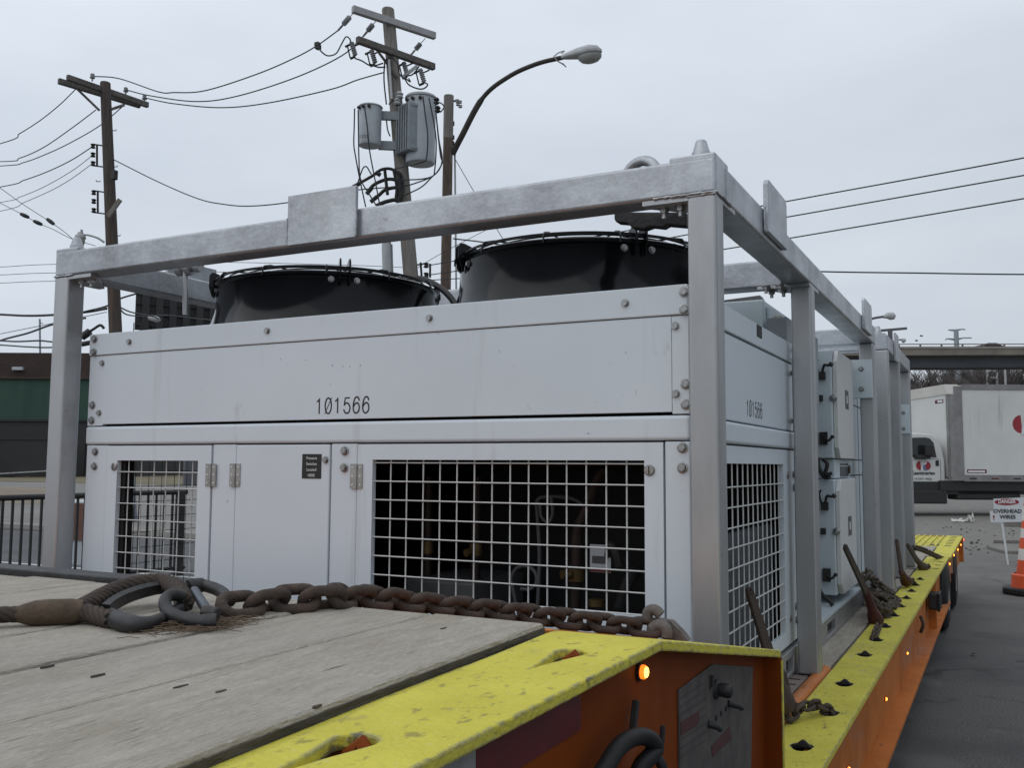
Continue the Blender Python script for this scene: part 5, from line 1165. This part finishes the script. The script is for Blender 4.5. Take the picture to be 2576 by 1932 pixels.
# ================================================================== LEFT BACKGROUND
wh = thing('warehouse', 'long dark warehouse with brown brick parapet and green cladding band', 'building', (-84, 58, 0))
wa = dep(88, -900, 886); wa_ = V((-150, 22, 0)); 
A_ = dep(90, 0, 886); B_ = dep(90, 240, 898)
dv = V((B_.x - A_.x, B_.y - A_.y, 0)).normalized(); nv = V((-dv.y, dv.x, 0))
def wbox(s0, s1, z0, z1, off, th, name, mt, parent=wh):
    a = V((A_.x, A_.y, 0)) + dv * s0 + nv * off; b_ = V((A_.x, A_.y, 0)) + dv * s1 + nv * off
    return MB().add([a + V((0, 0, z0)), b_ + V((0, 0, z0)), b_ + nv * th + V((0, 0, z0)), a + nv * th + V((0, 0, z0)), a + V((0, 0, z1)), b_ + V((0, 0, z1)), b_ + nv * th + V((0, 0, z1)), a + nv * th + V((0, 0, z1))],
                    [(3, 2, 1, 0), (4, 5, 6, 7), (0, 1, 5, 4), (1, 2, 6, 5), (2, 3, 7, 6), (3, 0, 4, 7)]).build(name, mt, parent)
wbox(-70, 12, 9.4, 11.75, 0, 25, 'parapet_wall', M['brickred'])
wbox(-70, 12, 5.35, 9.4, .15, 24, 'green_cladding', M['greenwall'])
wbox(-70, 12, 0, 5.35, .05, 24, 'lower_wall', M['blackwall'])
wbox(-70, 12, 9.25, 9.42, -.12, .12, 'ledge', M['rust'])
wbox(-70, 12, 5.2, 5.4, -.1, .12, 'ledge', M['blackwall'])
for s in (-30, -18, -6, 3):
    wbox(s, s + 5.5, .05, 4.6, -.06, .1, 'roller_door', M['matblack'])
wl = MB(); q = V((A_.x, A_.y, 0)) + dv * 1.9 - nv * .2 + V((0, 0, 10.2)); wl.obox(q, MX((dv, nv, V((0, 0, 1)))).transposed(), .5, .2, .15); wl.build('wall_lamp', M['tank'], wh, bevel=.03)
def dumpster(s0, s1, h, off, label):
    a = V((A_.x, A_.y, 0)) + dv * s0 + nv * off
    o = thing('dumpster', label, 'dumpster', a, 'dumpsters before the warehouse')
    b_ = MB(); Rm = MX((dv, nv, V((0, 0, 1)))).transposed()
    L_ = s1 - s0; prof = [(0, 0), (L_, .25), (L_ - .3, h), (-.3, h)]
    b_.prism(prof, lambda u, v, d: a + dv * u + nv * d + V((0, 0, v)), 0, 2.4); b_.build('container', M['blackwall'], o)
    MB().prism([(-.4, h), (L_ - .2, h), (L_ - .2, h + .12), (-.4, h + .12)], lambda u, v, d: a + dv * u + nv * d + V((0, 0, v)), -.08, 2.5).build('lid', M['matblack'], o)
    MB().prism([(.2, .25), (L_, .55), (L_, .66), (.2, .36)], lambda u, v, d: a + dv * u + nv * d + V((0, 0, v)), -.07, -.01).build('rail', M['galvpost'], o)
dumpster(-9, 2.0, 3.9, -9, 'long black dumpster before the warehouse, left of the corner post')
dumpster(3.6, 8.5, 3.3, -7, 'black dumpster seen between the corner post and the white housing')
an = thing('antenna_mast', 'thin antenna mast on the warehouse roof', 'antenna', dep(92, 100, 890)); MB().tube([dep(92, 101, 893), dep(92, 100, 802)], .09, 8).build('mast', M['fin'], an); MB().bar(dep(92, 103, 812), dep(92, 107, 814), .1, .1).build('dish', M['lamp'], an)
# billboard seen from behind
bb_ = thing('billboard', 'dark back of a large billboard behind the left fan', 'billboard', dep(55, 420, 1150) * V((1, 1, 0)) if False else V((dep(55, 420, 800).x, dep(55, 420, 800).y, 0)))
Z0_, Z1_ = dep(55, 340, 829).z, dep(55, 340, 728).z
pa, pb = dep(55, 340, 800), dep(58, 640, 800); bd = V((pb.x - pa.x, pb.y - pa.y, 0)).normalized(); bn = V((bd.y, -bd.x, 0))
if bn.dot(V((-pa.x, -pa.y, 0))) < 0: bn = -bn
pa0 = V((pa.x, pa.y, 0)); Lb = V((pb.x - pa.x, pb.y - pa.y, 0)).length
def bbox_(s0, s1, z0, z1, o0, o1, name, mt): return MB().prism([(s0, z0), (s1, z0), (s1, z1), (s0, z1)], lambda u, v, d: pa0 + bd * u + bn * d + V((0, 0, v)), o0, o1).build(name, mt, bb_)
bbox_(0, Lb, Z0_, Z1_, -.2, 0, 'panel', M['matblack'])
for i in range(9): bbox_(.35 + i * Lb / 9, .75 + i * Lb / 9, Z0_, Z1_ - .1, .02, .25, 'upright', M['blackwall'])
for i in range(4): bbox_(0, Lb, Z0_ + .25 + i * .62, Z0_ + .33 + i * .62, .02, .12, 'stringer', M['blackwall'])
bbox_(-.2, Lb, Z0_ - .35, Z0_ - .25, 0, 1.1, 'catwalk', M['blackwall'])
for i in range(4): bbox_(-.15 + i * .35, -.1 + i * .35, Z0_ - .3, Z0_ + .25, 1.0, 1.05, 'catwalk_post', M['matblack'])
bbox_(Lb * .45, Lb * .45 + .7, 0, Z0_, -.9, -.2, 'support_column', M['girder'])
# railing of black balusters
fe = thing('railing', 'black steel picket railing beside the street, seen under the chiller frame', 'fence', (-9.9, 8.2, 0))
fpts = [at(2, 1.0, -120, 1258), at(2, 1.0, 8, 1253), at(2, 1.0, 207, 1247), at(2, 1.0, 330, 1241), at(2, 1.0, 470, 1238)]
fp = [V((p.x, p.y, 0)) for p in fpts]; lens_ = [0]
for a, b_ in zip(fp[:-1], fp[1:]): lens_.append(lens_[-1] + (b_ - a).length)
def fat_(s):
    for i in range(len(fp) - 1):
        if s <= lens_[i + 1] or i == len(fp) - 2: return fp[i].lerp(fp[i + 1], (s - lens_[i]) / (lens_[i + 1] - lens_[i]))
MB().tube([p + V((0, 0, 1.0)) for p in fp], .030, 10).build('top_rail', M['matblack'], fe, 50)
MB().tube([p + V((0, 0, .10)) for p in fp], .02, 8).build('bottom_rail', M['matblack'], fe, 50)
bal = MB().box(-.010, .010, -.010, .010, .1, 1.0).mesh('baluster', M['matblack'])
s = .05; k = 0
while s < lens_[-1]:
    if k % 12 == 4: MB().box(fat_(s).x - .04, fat_(s).x + .04, fat_(s).y - .04, fat_(s).y + .04, 0, 1.0).build('post', M['matblack'], fe)
    else: put('baluster', bal, fe, fat_(s))
    s += .105; k += 1
ub = thing('utility_box', 'grey metal box with a rust red door behind the railing', 'utility box', at(2, .25, 100, 1380))
u0 = at(2, .25, 100, 1360); u0 = fat_(1.6) + V((-.5, .35, 0))
ub.location = u0; WO[ub] = u0
MB().box(u0.x - .35, u0.x + .35, u0.y - .2, u0.y + .2, .22, .92).build('cabinet', M['tank'], ub, bevel=.01)
MB().box(u0.x - .20, u0.x + .28, u0.y - .225, u0.y - .2, .50, .90).build('door', mk('rust_red_door', (.16, .07, .05), (.11, .055, .04), 6, .8), ub)
for dx in (-.28, .28): MB().box(u0.x + dx - .03, u0.x + dx + .03, u0.y - .03, u0.y + .03, 0, .22).build('leg', M['matblack'], ub)
bo_ = thing('bollard', 'leaning faded blue bollard with a dark foot seen through the left mesh door', 'bollard', at(2, 0, 332, 1322))
pbt = at(2, 0, 336, 1322); dbt = (pbt - EYE).dot(FW)
MB().tube([pbt, dep(dbt, 331, 1290), dep(dbt, 326, 1240), dep(dbt, 322, 1190), dep(dbt, 321, 1186)], [.10, .11, .13, .13, .06], 14).build('post', M['bluebag'], bo_, 50)
MB().tube([pbt + V((-.1, -.05, 0)), dep(dbt - .1, 322, 1290), dep(dbt - .1, 330, 1272)], [.16, .13, .05], 12).build('foot', M['matblack'], bo_, 50)

# ================================================================== OVERPASS, TRUCK, FAR THINGS
ov = thing('overpass', 'concrete road overpass on steel girders crossing behind the box truck', 'bridge', (8, 77, 0))
o0 = dep(65, 2270, 925); o1 = dep(66, 2576, 919)
od = V((o1.x - o0.x, o1.y - o0.y, 0)).normalized(); on_ = V((-od.y, od.x, 0)); ob = V((o0.x, o0.y, 0))
slope = (o1.z - o0.z) / V((o1.x - o0.x, o1.y - o0.y, 0)).length * .6
def obx(s0, s1, z0, z1, d0, d1, name, mt, parent=ov):
    return MB().prism([(s0, z0 + slope * s0), (s1, z0 + slope * s1), (s1, z1 + slope * s1), (s0, z1 + slope * s0)], lambda u, v, d: ob + od * u + on_ * d + V((0, 0, v)), d0, d1).build(name, mt, parent)
zz = lambda py, d=65: dep(d, 2270, py).z
obx(-45, 70, zz(897), zz(881), -.9, 4.2, 'deck', M['parapet']); obx(-45, 70, zz(881), zz(875.5), -.95, -.6, 'kerb_beam', M['concrete'])
obx(-45, 70, zz(926), zz(897), 0, .5, 'girder', M['girder']); obx(-45, 70, zz(928), zz(926), -.3, 1.0, 'girder_flange', M['blackwall'])
obx(-45, 70, zz(870), zz(868), -.85, -.75, 'hand_rail', M['parapet'])
for i in range(-29, 46): obx(i * 1.53 + .85, i * 1.53 + .95, zz(877), zz(869), -.84, -.76, 'rail_post', M['parapet'])
for s in (-32, 34):
    for d in (.2,): obx(s, s + 1.2, 0, zz(931), d, d + 2.6, 'pier', M['concrete'])

M['lamp_white'] = mk('nose_cap_white', (.72, .70, .65), (.66, .64, .60), 2, .5)
tk = thing('box_truck', 'white delivery box truck with a red and blue round emblem on its door', 'truck', V((dep(26, 2409, 1200).x, dep(26, 2409, 1200).y, 0)))
tc0 = dep(26, 2393, 1200); tO = V((tc0.x, tc0.y, 0)); ta = V((RX.x, RX.y, 0)).normalized(); ta = (MX.Rotation(math.radians(2.0), 3, 'Z') @ ta); tn_ = V((-ta.y, ta.x, 0))
def TK(u, d, z): return tO + ta * u + tn_ * d + V((0, 0, z))      # u along the truck (back is +), d across (near side 0), z up
def tb(u0, u1, d0, d1, z0, z1, name, mt, parent=tk, bev=0):
    return MB().prism([(u0, z0), (u1, z0), (u1, z1), (u0, z1)], lambda u, v, d: TK(u, d, v), d0, d1).build(name, mt, parent, bevel=bev)
ZF0, ZF1 = 1.09, 3.62
bx = tb(0, 7.4, 0, 2.4, ZF0, ZF1, 'cargo_box', M['truckwhite'])
MB().prism([(.37, 0), (.37, -.02), (.16, -.024), (.05, -.012), (-.012, .05), (-.02, .14), (0, .14), (0, 0)], lambda u, v, d: TK(u, v, d), ZF0 - .1, ZF1 - .03).build('corner_pillar', M['aluminium'], tk, 40)
tb(.36, 7.4, -.022, 0, ZF1 - .12, ZF1 + .03, 'top_trim', M['aluminium']); tb(.36, 7.4, -.022, 0, ZF0 - .13, ZF0 + .05, 'bottom_trim', M['aluminium'])
MB().prism([(-.03 - .10 * math.sin(a) , ZF1 - .22 + .24 * (1 - math.cos(a)) if False else ZF1 - .25 + .27 * math.sin(a)) for a in [PI / 2 * i / 6 for i in range(7)]] + [(.25, ZF1 + .02), (.25, ZF1 - .25)], lambda u, v, d: TK(u, d, v), -.02, 2.42).build('nose_cap', M['lamp_white'], tk, 40)
for i in range(12): tb(.5 + i * .62, .70 + i * .62, -.026, -.022, ZF0 - .07, ZF0 - .03, 'reflector', M['tapered'] if i % 2 else M['matblack'])
for (u, z) in ((.45, ZF0 + .10),): tb(u, u + .55, -.004, 0, z, z + .10, 'placard', M['tapered']); tb(u + .03, u + .5, -.006, -.004, z + .02, z + .07, 'placard', M['signwhite'])
MB().prism([(0.3, ZF1 - .47), (.78, ZF1 - .47), (.78, ZF1 - .37), (.3, ZF1 - .37)], lambda u, v, d: TK(d, u, v), -.006, -.001).build('placard', M['tapered'], tk)
MB().prism([(0.34, ZF1 - .45), (.62, ZF1 - .45), (.62, ZF1 - .39), (.34, ZF1 - .39)], lambda u, v, d: TK(d, u, v), -.010, -.006).build('placard', M['signwhite'], tk)
tb(-3.2, 7.3, .10, 2.3, .60, ZF0 - .14, 'chassis', M['matblack'])
tb(.2, 2.0, .1, .7, .45, .95, 'fuel_tank', M['matblack'], bev=.05); tb(-1.3, -.1, .05, .5, .34, .70, 'step', M['matblack'], bev=.03)
tb(-.3, 7.3, .05, .12, .70, .98, 'side_skirt', M['matblack'])
# cab in profile, u<0 is forward
cz = lambda v: v
cabp = [(-.16, .82), (-.07, .98), (-.07, 1.50), (-.14, 1.90), (-.26, 2.16), (-.42, 2.26), (-.8, 2.30), (-1.30, 2.28), (-1.50, 2.20), (-2.05, 1.64), (-3.25, 1.46), (-3.42, 1.34), (-3.46, .72), (-3.1, .62), (-2.95, .98), (-2.55, 1.10), (-2.15, .98), (-2.0, .82)]
cb_ = MB().prism(cabp, lambda u, v, d: TK(u, d, v), .18, 2.2).build('cab', M['truckwhite'], tk, bevel=.05)
win = [(-.31, 1.62), (-.38, 2.02), (-.48, 2.14), (-.62, 2.17), (-1.22, 2.15), (-1.62, 1.70), (-1.62, 1.62)]
MB().prism(win, lambda u, v, d: TK(u, d, v), .168, .19).build('side_window', M['glassdark'], cb_)
sm2 = MB(); sm2.prism([(-.20, .86), (-.20, 1.55), (-.208, 1.55), (-.208, .86)], lambda u, v, d: TK(u, d, v), .172, .19); sm2.prism([(-.22, 1.575), (-1.75, 1.545), (-1.75, 1.552), (-.22, 1.582)], lambda u, v, d: TK(u, d, v), .172, .19)
sm2.build('door_seam', M['matblack'], cb_)
MB().prism([(-.25, 1.38), (-.34, 1.38), (-.34, 1.54), (-.25, 1.54)], lambda u, v, d: TK(u, d, v), .16, .19).build('door_handle', M['matblack'], cb_, bevel=.01)
mr_ = MB(); mr_.prism([(-.50, 1.66), (-.72, 1.66), (-.72, 1.96), (-.50, 1.96)], lambda u, v, d: TK(u, d, v), -.10, .02); mr_.prism([(-.56, 1.58), (-.95, 1.58), (-.95, 1.68), (-.56, 1.68)], lambda u, v, d: TK(u, d, v), -.02, .17)
mr_.build('door_mirror', M['matblack'], cb_, bevel=.02)
def emblem(u, z, r, d, parent):
    def seg(pts, mt, off): MB().prism([(u + a * r, z + b_ * r) for a, b_ in pts], lambda x, y, q: TK(x, q, y), d - off - .004, d - off).build('emblem', mt, parent)
    arc = lambda a0, a1, cx=0, rr=1: [(cx + rr * math.cos(math.radians(a0 + (a1 - a0) * i / 14)), rr * math.sin(math.radians(a0 + (a1 - a0) * i / 14))) for i in range(15)]
    seg(arc(95, 265, -.45, .85) + [(-.45, -.2)], M['redink'], 0)
    seg(arc(0, 345, .55, .82), M['redink'], .001)
    seg([(-.55, -.95), (-.15, -.95), (.25, .95), (-.1, .95)], M['signwhite'], .006); seg([(-.1, -.1), (.35, -.95), (.62, -.72), (.05, .25)], M['blueink'], .011); seg([(.0, .2), (.45, .8), (.7, .65), (.2, -.05)], M['signwhite'], .012)
    seg(arc(0, 350, .1, .22), M['blueink'], .016)
emblem(-.69, 1.385, .155, .176, cb_)
text('door_lettering', 'Kaemmerlen', .14, TK(-.70, .172, 1.18), ta, (0, 0, 1), M['ink'], cb_, .92, ext=.002, bold=.02)
text('door_lettering', 'Electric Co.', .085, TK(-1.0, .172, .82), ta, (0, 0, 1), M['hose'], cb_, .9, ext=.002) if False else None
text('door_lettering', 'US DOT 178562', .075, TK(-.70, .172, 1.02), ta, (0, 0, 1), M['hose'], cb_, .95, ext=.002)
emblem(2.17, 2.55, .30, -.002, bx)
whl = MB().lathe([(.18, -.14), (.30, -.15), (.42, -.13), (.46, -.08), (.46, .08), (.42, .13), (.30, .15), (.18, .14)], n=36).mesh('wheel', M['rubber'], smooth=40)
rimm = MB().lathe([(0, .06), (.09, .08), (.12, .05), (.24, .09), (.28, .14)], n=28).mesh('rim', M['lamp'], smooth=40)
for u in (-2.55, 5.2):
    for d in (.32, 2.05):
        wv = put('wheel', whl, tk, TK(u, d, .46), frame(ta, -tn_ if d < 1 else tn_)); rm = put('rim', rimm, wv, TK(u, d, .46)); rm.matrix_local = MX.Identity(4)

def far_lamp(label, pts, head, d):
    f0 = dep(d, *pts[0]); o = thing('street_lamp', label, 'street lamp', (f0.x, f0.y, 0), 'street lamps far down the road')
    MB().tube([V((f0.x, f0.y, 0)), f0], .10, 10).build('pole_shaft', M['girder'], o); MB().tube(spline([dep(d, *q) for q in pts], 5), .06, 8).build('arm', M['girder'], o)
    MB().tube([dep(d, *q) for q in head], [.08, .16, .20, .18, .04], 10).build('lamp_head', M['lamp'], o, 50)
far_lamp('far street lamp showing above the right top beam', [(2180, 806), (2200, 800), (2225, 796)], [(2222, 797), (2232, 794), (2240, 795), (2248, 795), (2253, 794)], 48)
far_lamp('small far street lamp with a bent arm above the overpass', [(2246, 858), (2260, 855), (2270, 854)], [(2268, 853), (2271, 855), (2274, 857), (2276, 858), (2278, 859)], 75)
du = thing('utility_pole', 'distant utility pole with one long slanted crossarm behind the second unit', 'utility pole', V((dep(70, 2239, 830).x, dep(70, 2239, 830).y, 0)))
MB().tube([V((dep(70, 2239, 830).x, dep(70, 2239, 830).y, 0)), dep(70, 2239, 827)], .17, 10).build('pole_shaft', M['girder'], du); MB().bar(dep(70, 2200, 833), dep(70, 2281, 826), .14, .18).build('crossarm', M['girder'], du)
mpx = dep(140, 2405, 830); mo = thing('transmission_tower', 'tall steel transmission monopole with four arms beyond the overpass', 'pylon', V((mpx.x, mpx.y, 0)))
MB().tube([V((mpx.x, mpx.y, 0)), mpx], [.62, .32], 12).build('mast', M['fin'], mo)
for pts in (((2405, 831), (2386, 830)), ((2405, 831), (2420, 828), (2428, 829)), ((2405, 854), (2382, 852), (2378, 855)), ((2405, 854), (2424, 850), (2444, 850))): MB().tube([dep(140, *q) for q in pts], [.2] + [.1] * (len(pts) - 1), 6).build('arm', M['fin'], mo)
for px, py, lab in ((2318, 845, 'tiny dark bird in the sky above the overpass, the higher of the two'), (2306, 857, 'tiny dark bird in the sky above the overpass, the lower of the two')):
    p = dep(60, px, py); o = thing('bird', lab, 'bird', p, 'birds above the overpass')
    MB().lathe([(0, -.12), (.03, -.08), (.045, 0), (.03, .06), (.012, .1), (0, .14)], p, frame((0, 0, 1), (1, .2, 0)), 8).build('body', M['matblack'], o, 60)
    MB().add([p, p + V((.03, .13, .05)), p + V((-.05, .12, .05)), p + V((-.07, 0, 0)), p + V((.03, -.13, .05)), p + V((-.05, -.12, .05))], [(0, 1, 2, 3), (3, 5, 4, 0)]).build('wings', M['matblack'], o)
fb = thing('far_house', 'brown hip roof of a house just above the overpass rail', 'building', V((dep(170, 2490, 870).x, dep(170, 2490, 870).y, 0)))
pr = [dep(170, *q) for q in ((2462, 872), (2486, 862.5), (2508, 862.5), (2528, 872))]; hd_ = V((FW.x, FW.y, 0)).normalized() * 8
MB().add(pr + [p + hd_ for p in pr], [(0, 1, 2, 3), (7, 6, 5, 4), (0, 4, 5, 1), (1, 5, 6, 2), (2, 6, 7, 3), (3, 7, 4, 0)]).build('roof', M['roofbrown'], fb)
q0, q1 = dep(170, 2465, 872), dep(170, 2525, 872); hw = V((q1.x - q0.x, q1.y - q0.y, 0))
MB().add([V((q0.x, q0.y, 0)), V((q1.x, q1.y, 0)), V((q1.x, q1.y, 0)) + hd_, V((q0.x, q0.y, 0)) + hd_, q0, q1, q1 + hd_, q0 + hd_], [(0, 1, 5, 4), (1, 2, 6, 5), (2, 3, 7, 6), (3, 0, 4, 7), (4, 5, 6, 7)]).build('wall', M['girder'], fb)
fr_ = thing('steel_frame_building', 'white steel framework of a building among the bare trees', 'building', V((dep(105, 2495, 945).x, dep(105, 2495, 945).y, 0)))
for (a, b_) in (((2483, 928), (2484, 947)), ((2507, 925), (2506, 962)), ((2484, 933), (2507, 933)), ((2482, 950), (2508, 950)), ((2528, 928), (2527, 962))):
    p, q = dep(105, *a), dep(105, *b_)
    if abs(a[0] - b_[0]) < 4: q = V((p.x, p.y, 0))
    MB().bar(p, q, .22, .22, (1, 0, 0)).build('column' if abs(a[0] - b_[0]) < 4 else 'beam', M['lamp'], fr_)
bk = thing('tall_block', 'grey tower block seen faintly between the bare trees', 'building', V((dep(160, 2408, 940).x, dep(160, 2408, 940).y, 0)))
p = bk.location; MB().box(p.x - 2.2, p.x + 2.2, p.y - 3, p.y + 3, 0, dep(160, 2408, 926).z + 1).build('wall', M['fin'], bk)
for k in range(9): MB().box(p.x - 1.9, p.x + 1.9, p.y - 3.05, p.y - 3.0, 2 + k * 2, 3 + k * 2).build('window', M['glassdark'], bk)

# bare winter trees
def tree_mesh(seed, h):
    rnd = random.Random(seed); trunk = MB(); crown = MB()
    trunk.tube([(0, 0, 0), (.05, 0, h * .2), (0, .1, h * .42), (.1, .1, h * .6)], [h * .022, h * .018, h * .013, h * .007], 7)
    def br(p, d, l, r, dep_):
        n = 3; P = [p]; q = p.copy(); dd = d.copy()
        for _ in range(n):
            dd = (dd + V((rnd.gauss(0, .16), rnd.gauss(0, .16), rnd.gauss(.05, .10)))).normalized(); q = q + dd * l / n; P.append(q.copy())
        crown.tube(P, [r * 1.5, r * 1.3, r * 1.1, r * .9], 4 if dep_ < 2 else 3, cap=False)
        if dep_ >= 4: return
        for _ in range(5 if dep_ < 3 else 6):
            i = rnd.randint(1, n); e = (dd + V((rnd.gauss(0, .6), rnd.gauss(0, .6), rnd.gauss(.18, .35)))).normalized()
            br(P[i], e, l * rnd.uniform(.5, .72), r * .52, dep_ + 1)
    for k in range(7):
        a = rnd.random() * 2 * PI; z = h * rnd.uniform(.25, .58); br(V((0, 0, z)), V((math.cos(a), math.sin(a), rnd.uniform(.5, 1.3))).normalized(), h * rnd.uniform(.22, .34), h * .008, 1)
    return trunk.mesh('trunk', M['bark'], smooth=60), crown.mesh('crown', M['bark'])
tms = [tree_mesh(s, 14) for s in (3, 11, 29)]
random.seed(5)
spots = [(2292, 108, .98), (2312, 112, 1.0), (2330, 105, .92), (2352, 118, 1.0), (2372, 110, .85), (2392, 122, .92), (2436, 112, .98), (2452, 120, 1.05), (2470, 108, .95), (2518, 116, .95), (2540, 110, 1.02), (2560, 120, 1.08), (2585, 112, 1.0), (2620, 115, 1.0), (2425, 150, 1.2), (2345, 150, 1.2), (2550, 152, 1.2), (2480, 150, 1.25), (2300, 155, 1.2), (2392, 156, 1.15), (2510, 158, 1.2)]
kinds = ['airy bare winter tree', 'dense bare winter tree', 'narrow bare winter tree']
pos_names = ['nearest the frame', 'second from the frame', 'third from the frame', 'left of the tower block', 'just left of the tower block', 'before the tower block', 'right of the tower block', 'tallest right of the tower block', 'left of the white steel framework', 'right of the white steel framework', 'above the truck emblem', 'at the right edge of the picture']
for i, (px, d, s) in enumerate(spots):
    p = dep(d, px, 940); k = i % 3
    t = thing('tree', (kinds[k] + ' beyond the overpass, ' + pos_names[i]) if i < 12 else 'bare winter tree in the farther row beyond the overpass', 'tree', (p.x, p.y, 0), 'bare trees beyond the overpass')
    t.scale = (s, s, s); t.rotation_euler.z = random.random() * 6
    for nm, me in zip(('trunk', 'crown'), tms[k]):
        o = bpy.data.objects.new(nm, me); C.objects.link(o); o.parent = t

# ================================================================== SIGN, CONE, LITTER
sg = thing('danger_sign', 'white DANGER OVERHEAD WIRES sign on a thin white stake', 'sign', at(2, 0, 2536, 1422))
dS = (at(2, 0, 2536, 1422) - EYE).dot(FW); SR = V((RX.x, RX.y, 0)).normalized(); SU = V((0, 0, 1))
def SP(px, py, o_=0): return dep(dS - .02 - o_, px, py)
def plate(pts, o0, o1, nm, mt, parent):
    a = [SP(*q, o1) for q in pts]; b_ = [SP(*q, o0) for q in pts]; n = len(pts)
    return MB().add(a + b_, [tuple(range(n)), tuple(reversed(range(n, 2 * n)))] + [(i, (i + 1) % n, n + (i + 1) % n, n + i) for i in range(n)]).build(nm, mt, parent)
up_ = plate([(2499, 1255), (2592, 1251), (2592, 1300), (2500, 1300)], 0, .006, 'upper_board', M['signwhite'], sg)
lo_ = plate([(2489.5, 1286), (2500, 1284.5), (2592, 1282), (2592, 1313), (2492, 1314.5)], .008, .014, 'lower_board', M['signwhite'], sg)
ovp = [(2533 + 31 * math.cos(2 * PI * i / 36), 1263.3 + 8.2 * math.sin(2 * PI * i / 36) - .0 * i) for i in range(36)]
plate(ovp, .006, .008, 'danger_oval', M['redink'], up_)
sx_ = dS / FPX
text('sign_lettering', 'DANGER', 13.5 * sx_, SP(2533, 1262.5, .011), SR, SU, M['lettering'], up_, .80, ext=.001, bold=.02)
text('sign_lettering', 'OVERHEAD', 13 * sx_, SP(2534.5, 1286.5, .018), SR, SU, M['ink'], lo_, 1.06, ext=.0012, bold=.02)
text('sign_lettering', 'WIRES', 13 * sx_, SP(2535, 1301, .018), SR, SU, M['ink'], lo_, 1.08, ext=.0012, bold=.02)
plate([(2499, 1309), (2501.5, 1309), (2501.5, 1301), (2504, 1301), (2500.2, 1295.5), (2496.5, 1301), (2499, 1301)], .014, .016, 'arrow', M['redink'], lo_)
MB().tube([SP(2518, 1295, -.012), SP(2536, 1421, -.012)], [.017, .012], 8).build('stake', M['signwhite'], sg, 50)
co = thing('traffic_cone', 'orange traffic cone with white bands on a black base, at the right edge', 'traffic cone', at(2, 0, 2590, 1497))
cc = at(2, 0, 2592, 1496); co.location = cc; WO[co] = cc
cs_ = (cc - EYE).dot(FW) / FPX
cx0 = cc
def cone_band(z0, z1, mt, nm):
    R_ = lambda z: .155 - (.155 - .03) * z / .95
    return MB().lathe([(R_(z0), z0), (R_(z1), z1)], cx0, n=40).build(nm, mt, co, 50)
oct_ = [(.285 * math.cos(PI / 8 + PI * i / 4), .285 * math.sin(PI / 8 + PI * i / 4)) for i in range(8)]
MB().prism(oct_, lambda u, v, d: (cx0.x + u, cx0.y + v, d), 0, .075).build('base', M['rubber'], co, bevel=.02)
MB().lathe([(.185, .075), (.180, .10), (.172, .205), (.150, .22)], cx0, n=40).build('cone_skirt', M['cone'], co, 40)
zs = [.20, .365, .485, .60, .70, .78, .95]
for i in range(6): cone_band(zs[i], zs[i + 1], M['cone'] if i % 2 == 0 else M['conewhite'], 'cone_body' if i % 2 == 0 else 'reflective_band')
MB().lathe([(.032, .94), (.03, .97), (0, .975)], cx0, n=20).build('cone_tip', M['cone'], co, 40)
def board(label, px, py, w_, l_, h_, rz):
    p = at(2, 0, px, py); o = thing('board', label, 'board', p, 'boards lying behind the cone')
    MB().obox(p + V((0, 0, h_ / 2)), MX.Rotation(rz, 3, 'Z'), w_ / 2, l_ / 2, h_ / 2).build('slab', M['plank'], o, bevel=.008)
board('grey board lying on the ground beside the sign stake', 2550, 1388, .55, .9, .05, .3); board('thin weathered plank behind the sign stake', 2548, 1367, .6, .16, .06, .35); board('dark block on the ground behind the lower edge of the sign', 2556, 1325, .5, .3, .16, .3)
pl_ = at(2, 0, 2437, 1315)
def crumple(label, px, py, w_, l_, h_):
    p = at(2, 0, px, py); rnd = random.Random(px); g = MB(); n = 7
    vs = []; fs = []
    for i in range(n):
        for j in range(n): vs.append(p + V(((i / (n - 1) - .5) * w_ + rnd.gauss(0, .02), (j / (n - 1) - .5) * l_ + rnd.gauss(0, .02), .015 + abs(rnd.gauss(0, h_)))))
    for i in range(n - 1):
        for j in range(n - 1): fs.append((i * n + j, (i + 1) * n + j, (i + 1) * n + j + 1, i * n + j + 1))
    o = g.add(vs, fs).build('litter', M['litter'], loc=tuple(p)); sdm_ = o.modifiers.new('thick', 'SOLIDIFY'); sdm_.thickness = .004
    return tag(o, label, 'litter', 'white litter on the lot')
crumple('long strip of white paper on the lot before the truck', 2416, 1314, .38, .22, .03); crumple('crumpled white paper ball on the lot before the truck', 2441, 1315, .14, .25, .10)
lv = MB(); rnd = random.Random(4)
for (px, py, n_) in ((2440, 1368, 5), (2429, 1377, 5), (2450, 1387, 6), (2320, 1321, 2), (2378, 1329, 4), (2425, 1334, 3), (2475, 1365, 4), (2478, 1375, 3), (2535, 1342, 4), (2530, 1352, 3), (2520, 1368, 2), (2430, 1345, 2), (2500, 1400, 2), (2440, 1640, 1), (2470, 1337, 3), (2560, 1335, 3), (2410, 1320, 2)):
    p = at(2, 0, px, py)
    for _ in range(n_):
        c0 = p + V((rnd.gauss(0, .12), rnd.gauss(0, .28), .012)); a = rnd.random() * 6; s_ = rnd.uniform(.02, .055)
        e1 = V((math.cos(a), math.sin(a), rnd.uniform(0, .5))) * s_; e2 = V((-math.sin(a), math.cos(a), rnd.uniform(0, .4))) * s_ * .6
        lv.add([c0 - e1, c0 - e2, c0 + e1, c0 + e2, c0 + V((0, 0, .01))], [(0, 1, 4), (1, 2, 4), (2, 3, 4), (3, 0, 4)])
lv.build('dead_leaves', M['leafdark']); tag(bpy.data.objects['dead_leaves'], 'dead leaves scattered over the dusty lot', 'leaves', kind='stuff')
